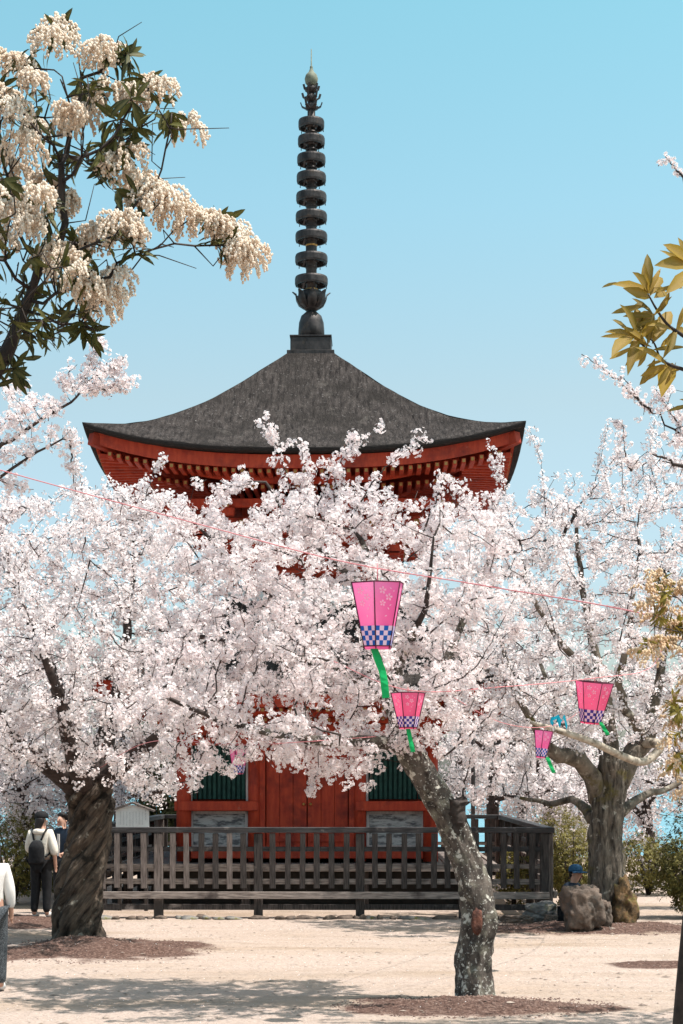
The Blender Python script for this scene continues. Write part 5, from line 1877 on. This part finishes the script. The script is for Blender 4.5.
# ------------------------------------------------------------------ people
def skin_obj(name, verts, edges, radii, mat, parent, root=0, levels=2):
    me = bpy.data.meshes.new(name)
    me.from_pydata([tuple(v) for v in verts], edges, [])
    o = link(name, me, parent)
    md = o.modifiers.new('skin', 'SKIN')
    md.use_smooth_shade = True
    if not me.skin_vertices:
        bpy.context.view_layer.objects.active = o
        me.skin_vertices.new() if hasattr(me.skin_vertices, 'new') else None
    sv = me.skin_vertices[0].data
    for i, r_ in enumerate(radii):
        sv[i].radius = r_ if isinstance(r_, tuple) else (r_, r_)
        sv[i].use_root = (i == root)
    s = o.modifiers.new('smooth', 'SUBSURF')
    s.levels = s.render_levels = levels
    me.materials.append(mat)
    return o


def person(label, loc, rz, scale, J, clothes, hair=None, cap=None, sit=False, face=True):
    """J: overrides of joints (facing -y). Builds the body as one skinned mesh, clothes as children."""
    g = dict(pelvis=(0, 0, .92), spine=(0, .01, 1.10), chest=(0, .01, 1.27), neck=(0, .0, 1.395), head0=(0, -.015, 1.47), head1=(0, -.02, 1.56), head2=(0, -.005, 1.625),
             shL=(.155, .01, 1.335), elL=(.205, .02, 1.08), wrL=(.215, -.04, .86), shR=(-.155, .01, 1.335), elR=(-.205, .02, 1.08), wrR=(-.215, -.04, .86),
             hipL=(.085, 0, .86), knL=(.095, -.015, .48), anL=(.10, .02, .08), toL=(.115, -.15, .035),
             hipR=(-.085, 0, .86), knR=(-.095, -.015, .48), anR=(-.10, .02, .08), toR=(-.115, -.15, .035))
    g.update(J)
    root = empty('person', loc, rz, label=label, cat='person', group='visitors')
    root.scale = (scale,) * 3
    rad = dict(pelvis=(.145, .105), spine=(.125, .09), chest=(.145, .10), neck=.052, head0=(.062, .07), head1=(.078, .095), head2=(.06, .075),
               shL=.058, elL=.042, wrL=.027, shR=.058, elR=.042, wrR=.027, hipL=.085, knL=.058, anL=.038, toL=.034, hipR=.085, knR=.058, anR=.038, toR=.034)
    E = [('pelvis', 'spine'), ('spine', 'chest'), ('chest', 'neck'), ('neck', 'head0'), ('head0', 'head1'), ('head1', 'head2'), ('chest', 'shL'), ('shL', 'elL'), ('elL', 'wrL'), ('chest', 'shR'), ('shR', 'elR'), ('elR', 'wrR'),
         ('pelvis', 'hipL'), ('hipL', 'knL'), ('knL', 'anL'), ('anL', 'toL'), ('pelvis', 'hipR'), ('hipR', 'knR'), ('knR', 'anR'), ('anR', 'toR')]
    names = list(g)
    vs = [Vector(g[k]) for k in names]
    rr = [rad[k] for k in names]
    ed = [(names.index(a_), names.index(b_)) for a_, b_ in E]
    for s, sg_ in (('L', 1), ('R', -1)):
        w_, e_ = Vector(g['wr' + s]), Vector(g['el' + s])
        d = (w_ - e_).normalized()
        sd = d.cross(Vector((sg_, 0, 0)))
        sd = sd.normalized() if sd.length > .2 else Vector((0, -1, 0))
        pal = w_ + d * .055
        vs.append(pal)
        rr.append((.030, .018))
        pi_ = len(vs) - 1
        ed.append((names.index('wr' + s), pi_))
        inw = sd.cross(d).normalized()
        for q, (of, ln) in enumerate(((-.030, .060), (-.010, .072), (.010, .076), (.028, .068))):
            m1 = pal + d * ln * .55 + sd * of
            m2 = m1 + (d * .8 + inw * .35).normalized() * ln * .5
            vs += [m1, m2]
            rr += [.0095, .0075]
            ed += [(pi_, len(vs) - 2), (len(vs) - 2, len(vs) - 1)]
        t1 = w_ + d * .03 + sd * -.045
        t2 = t1 + (d * .9 + inw * .3).normalized() * .035
        vs += [t1, t2]
        rr += [.011, .009]
        ed += [(names.index('wr' + s), len(vs) - 2), (len(vs) - 2, len(vs) - 1)]
    h1 = Vector(g['head1'])
    if face:
        nose = h1 + Vector((0, -.105, -.02))
        vs.append(nose)
        rr.append(.012)
        ed.append((names.index('head1'), len(vs) - 1))
    body = skin_obj('body', vs, ed, rr, M['skin'], root, names.index('pelvis'))
    for s in (-1, 1):
        mb = MB()
        mb.lathe([(.001, -.016), (.012, -.010), (.014, 0), (.012, .010), (.001, .016)], 8, c=tuple(h1 + Vector((s * .085, .015, -.02))))
        mb.build('ear', M['skin'], root)
        mb = MB()
        mb.lathe([(.001, -.007), (.010, -.004), (.012, 0), (.010, .004), (.001, .007)], 8, c=tuple(h1 + Vector((s * .032, -.088, .006))))
        mb.build('eye', M['face_dark'], root)
    mb = MB()
    mb.box(tuple(h1 + Vector((0, -.088, -.062))), (.044, .012, .012))
    mb.build('mouth', M['lips'], root)
    for (nm, mat, keys, grow_, cut) in clothes:
        ks = [k for k in names if k in keys]
        v2 = [Vector(g[k]) for k in ks]
        r2 = []
        for k in ks:
            r0 = rad[k]
            r0 = r0 if isinstance(r0, tuple) else (r0, r0)
            r2.append((r0[0] + grow_, r0[1] + grow_))
        for k, fr, parent_k in cut:            # sleeve or leg end part-way between joints
            a_, b_ = Vector(g[parent_k]), Vector(g[k])
            v2[ks.index(k)] = a_.lerp(b_, fr)
        e2 = [(ks.index(a_), ks.index(b_)) for a_, b_ in E if a_ in ks and b_ in ks]
        skin_obj(nm, v2, e2, r2, mat, root, 0)
    h2 = Vector(g['head2'])
    if hair:
        hp, hr = hair
        skin_obj('hair', [h1 + Vector(p) for p in hp], [(i, i + 1) for i in range(len(hp) - 1)], hr, M['hair'], root, 0)
    if cap:
        mb = MB()
        c = h1 + Vector((0, .012, .03))
        prof = [(.106, -.005), (.110, .025), (.100, .065), (.070, .095), (.02, .108), (.001, .109)]
        mb.lathe(prof, 20, c=tuple(c), cap=True)
        if cap[1]:
            vsb, fsb = [], []
            for i in range(11):
                a_ = PI + PI * i / 10
                for r_, z in ((.100, .0), (.185 if 0 < i < 10 else .11, -.022)):
                    for th in (0, .007):
                        vsb.append(c + Vector((r_ * math.cos(a_) * .95, r_ * math.sin(a_), z + th)))
            for i in range(10):
                a0, b0 = i * 4, i * 4 + 4
                fsb += [(a0, a0 + 2, b0 + 2, b0), (a0 + 1, b0 + 1, b0 + 3, a0 + 3), (a0 + 2, a0 + 3, b0 + 3, b0 + 2), (a0, b0, b0 + 1, a0 + 1)]
            mb.add(vsb, fsb, 0, True)
        mb.build('cap', cap[0], root)
    return root, g


TOP = ('pelvis', 'spine', 'chest', 'neck', 'shL', 'elL', 'wrL', 'shR', 'elR', 'wrR')
LEG = ('pelvis', 'hipL', 'knL', 'anL', 'hipR', 'knR', 'anR')
SH = lambda s: ('an' + s, 'to' + s)
# woman in the cream hoodie, seen from behind
pz = ground_z(gx(40, 27.5), 27.5)
pr1, g1 = person('person in a cream hoodie and black cap seen from behind with a black backpack', (gx(41, 27.3), 27.3, pz), math.radians(168), .985,
                 dict(elR=(-.235, .03, 1.07), wrR=(-.22, -.05, .85), elL=(.22, -.02, 1.09), wrL=(.17, -.16, 1.03), head1=(0, -.03, 1.56), anL=(.11, .02, .08), anR=(-.10, .02, .08)),
                 [('hoodie', M['cream'], TOP, .032, [('pelvis', 1.4, 'spine'), ('wrR', .35, 'elR'), ('wrL', .6, 'elL')]), ('trousers', M['black'], LEG, .022, []),
                  ('shoe', M['shoe'], SH('L'), .016, []), ('shoe', M['shoe'], SH('R'), .016, [])],
                 hair=([(0, .06, .04), (0, .085, -.02), (0.02, .10, -.10), (.04, .105, -.19), (.05, .10, -.25)], [(.085, .07), (.085, .05), (.065, .04), (.05, .03), (.02, .015)]), cap=(M['black'], False))
skin_obj('hood', [(-.10, .07, 1.36), (-.05, .115, 1.375), (.05, .115, 1.375), (.10, .07, 1.36)], [(0, 1), (1, 2), (2, 3)], [.035, .05, .05, .035], M['cream'], pr1, 1)
bp_ = empty('backpack', (0, 0, 0), 0, label='black backpack worn on the back of the person in the cream hoodie', cat='backpack')
bp_.matrix_world = Matrix.Translation(pr1.location) @ Matrix.Rotation(math.radians(168), 4, 'Z') @ Matrix.Scale(.985, 4)
skin_obj('bag', [(0, .185, .88), (0, .20, 1.0), (0, .19, 1.14), (0, .165, 1.25)], [(0, 1), (1, 2), (2, 3)], [(.13, .075), (.145, .085), (.135, .075), (.09, .05)], M['black'], bp_, 1)
for s in (-1, 1):
    mb = MB()
    sp = spline([np.array(q) for q in ((s * .06, .15, 1.24), (s * .11, .09, 1.39), (s * .135, -.02, 1.40), (s * .15, -.11, 1.25), (s * .17, -.06, 1.08), (s * .13, .13, .98))], 24)
    mb.tube([Vector(q) for q in sp], [.017] * 24, 6)
    mb.build('strap', M['black'], bp_)

# companion in a navy jacket, half behind the trunk, holding up a phone
pz = ground_z(gx(69, 28.3), 28.3)
pr2, g2 = person('person in a navy jacket half hidden behind the twisted trunk, raising a phone', (gx(63, 28.4), 28.4, pz), math.radians(-32), .985,
                 dict(elR=(-.24, -.10, 1.15), wrR=(-.17, -.27, 1.40), elL=(.22, -.02, 1.09), wrL=(.18, -.16, 1.02), head1=(0, -.035, 1.55)),
                 [('jacket', M['navy'], TOP, .032, [('pelvis', 1.4, 'spine'), ('wrR', .85, 'elR'), ('wrL', .9, 'elL')]), ('trousers', M['black'], LEG, .022, []),
                  ('shoe', M['shoe'], SH('L'), .016, []), ('shoe', M['shoe'], SH('R'), .016, [])],
                 hair=([(0, -.06, .085), (0, .03, .085), (0, .07, .02), (0, .065, -.06)], [(.075, .05), (.095, .07), (.09, .06), (.06, .04)]))
mb = MB()
mb.box((0, -.112, 1.14), (.05, .012, .36))
mb.build('shirt_front', M['white_cloth'], pr2)
ph = MB()
ph.box((0, 0, 0), (.15, .010, .075))
pho = ph.build('phone', M['phone'], label='phone held up sideways by the person in the navy jacket', cat='phone')
pho.matrix_world = Matrix.Translation(pr2.location) @ Matrix.Rotation(math.radians(-32), 4, 'Z') @ Matrix.Translation((-.12, -.325, 1.485))

# visitor cut by the left edge
pz = ground_z(gx(-8, 17.8), 17.8)
person('person with long dark hair, white top and speckled dark trousers at the left edge', (gx(-9, 17.9), 17.9, pz), math.radians(190), .94, {},
       [('top', M['white_cloth'], TOP, .022, [('pelvis', 1.4, 'spine'), ('wrR', .8, 'elR'), ('wrL', .8, 'elL')]), ('trousers', M['tweed'], LEG, .030, []),
        ('shoe', M['shoe'], SH('L'), .016, []), ('shoe', M['shoe'], SH('R'), .016, [])],
       hair=([(0, -.03, .09), (0, .05, .06), (0, .08, -.03), (0, .09, -.14), (0, .10, -.26)], [(.095, .065), (.112, .085), (.115, .085), (.115, .065), (.09, .045)]))

# visitor sitting behind the boulder
pz = ground_z(gx(574, 26.6), 26.6)
person('person in a blue cap and dark blue jacket sitting behind the tall boulder', (gx(575, 26.7), 26.7, pz - .66), math.radians(55), 1.0,
       dict(pelvis=(0, .1, .80), spine=(0, .10, .98), chest=(0, .06, 1.14), neck=(0, .03, 1.25), head0=(0, .0, 1.32), head1=(0, -.02, 1.41), head2=(0, -.005, 1.475),
            shL=(.155, .05, 1.20), elL=(.20, -.10, 1.02), wrL=(.10, -.28, .98), shR=(-.155, .05, 1.20), elR=(-.20, -.10, 1.02), wrR=(-.10, -.28, .98),
            hipL=(.10, .06, .79), knL=(.14, -.30, 1.0), anL=(.12, -.42, .72), toL=(.12, -.56, .69), hipR=(-.10, .06, .79), knR=(-.14, -.30, 1.0), anR=(-.12, -.42, .72), toR=(-.12, -.56, .69)),
       [('jacket', M['navy'], TOP, .032, [('pelvis', 1.4, 'spine'), ('wrR', .85, 'elR'), ('wrL', .85, 'elL')]), ('trousers', M['black'], LEG, .02, []), ('shoe', M['shoe'], SH('L'), .016, []), ('shoe', M['shoe'], SH('R'), .016, [])],
       hair=([(0, .05, .03), (0, .075, -.02), (0, .07, -.09)], [(.08, .06), (.08, .05), (.05, .03)]), cap=(M['blue_cap'], True))

# ------------------------------------------------------------------ fallen petals and grit
n = 2600
px_ = RNG.uniform(-5.5, 5.5, n)
py_ = 14.5 + 14.5 * RNG.random(n) ** 1.2
C = np.array([(x, y, ground_z(x, y) + .006) for x, y in zip(px_, py_)])
nn = RNG.normal(0, .25, (n, 3)) + np.array([0, 0, 1])
nn /= np.linalg.norm(nn, axis=1, keepdims=True)
t = RNG.normal(size=(n, 3))
t -= nn * (t * nn).sum(1, keepdims=True)
t /= np.linalg.norm(t, axis=1, keepdims=True)
b = np.cross(nn, t)
s = RNG.uniform(.005, .009, (n, 1))
V = np.stack([C - t * s, C + b * s * .7, C + t * s * 1.1, C - b * s * .7], 1).reshape(-1, 3)
link('fallen_petals', np_mesh('fallen_petals', V, [np.arange(n * 4).reshape(-1, 4)], [M['blossom']], None, RNG.random(n * 4), np.zeros(n * 4)), kind='stuff', label='scattered fallen cherry petals lying on the sand', cat='petals')
n = 4200
k0 = RNG.integers(0, 3, n)
mm = np.array([(m_[0], m_[1], m_[2], m_[3]) for m_ in MOUNDS])[k0]
ang = RNG.uniform(0, 2 * PI, n)
rr = RNG.random(n) ** .6 * 1.15
C = np.array([(a_[0] + math.cos(q) * r_ * a_[2], a_[1] + math.sin(q) * r_ * a_[3], 0) for a_, q, r_ in zip(mm, ang, rr)])
C[:, 2] = [ground_z(c[0], c[1]) for c in C]
s = RNG.uniform(.006, .022, (n, 1))
o6 = np.array([[1, 0, 0], [-1, 0, 0], [0, 1, 0], [0, -1, 0], [0, 0, .7], [0, 0, -.5]])
V = (C[:, None] + o6[None] * s[:, :, None] * RNG.uniform(.5, 1.3, (n, 6, 1))).reshape(-1, 3)
base = np.arange(n)[:, None] * 6
fs = np.concatenate([base + np.array(q)[None] for q in ((0, 2, 4), (2, 1, 4), (1, 3, 4), (3, 0, 4))], 0)
M['grit'] = rough_mat('soil_crumb', (0.06, 0.032, 0.026), (0.22, 0.14, 0.11), 3, bump=0)
link('soil_crumbs', np_mesh('soil_crumbs', V, [fs], [M['grit']]), kind='stuff', label='loose crumbs of brown soil heaped round the tree feet', cat='soil')

n = 1500
C = np.array([(x, y, ground_z(x, y) + .004) for x, y in zip(RNG.uniform(-6, 6, n), 14.8 + 12.5 * RNG.random(n) ** 1.15)])
s = RNG.uniform(.006, .020, (n, 1)) * np.where(RNG.random((n, 1)) < .06, 2.2, 1.0)
V = (C[:, None] + o6[None] * s[:, :, None] * RNG.uniform(.5, 1.4, (n, 6, 1)) * np.array([1.4, 1, .6])).reshape(-1, 3)
base = np.arange(n)[:, None] * 6
fs = np.concatenate([base + np.array(q)[None] for q in ((0, 2, 4), (2, 1, 4), (1, 3, 4), (3, 0, 4))], 0)
M['pebble'] = rough_mat('sand_pebble', (0.12, 0.085, 0.065), (0.36, 0.29, 0.24), 2.5, bump=0)
link('loose_pebbles', np_mesh('loose_pebbles', V, [fs], [M['pebble']]), kind='stuff', label='loose pebbles and bark crumbs strewn over the sand', cat='pebbles')
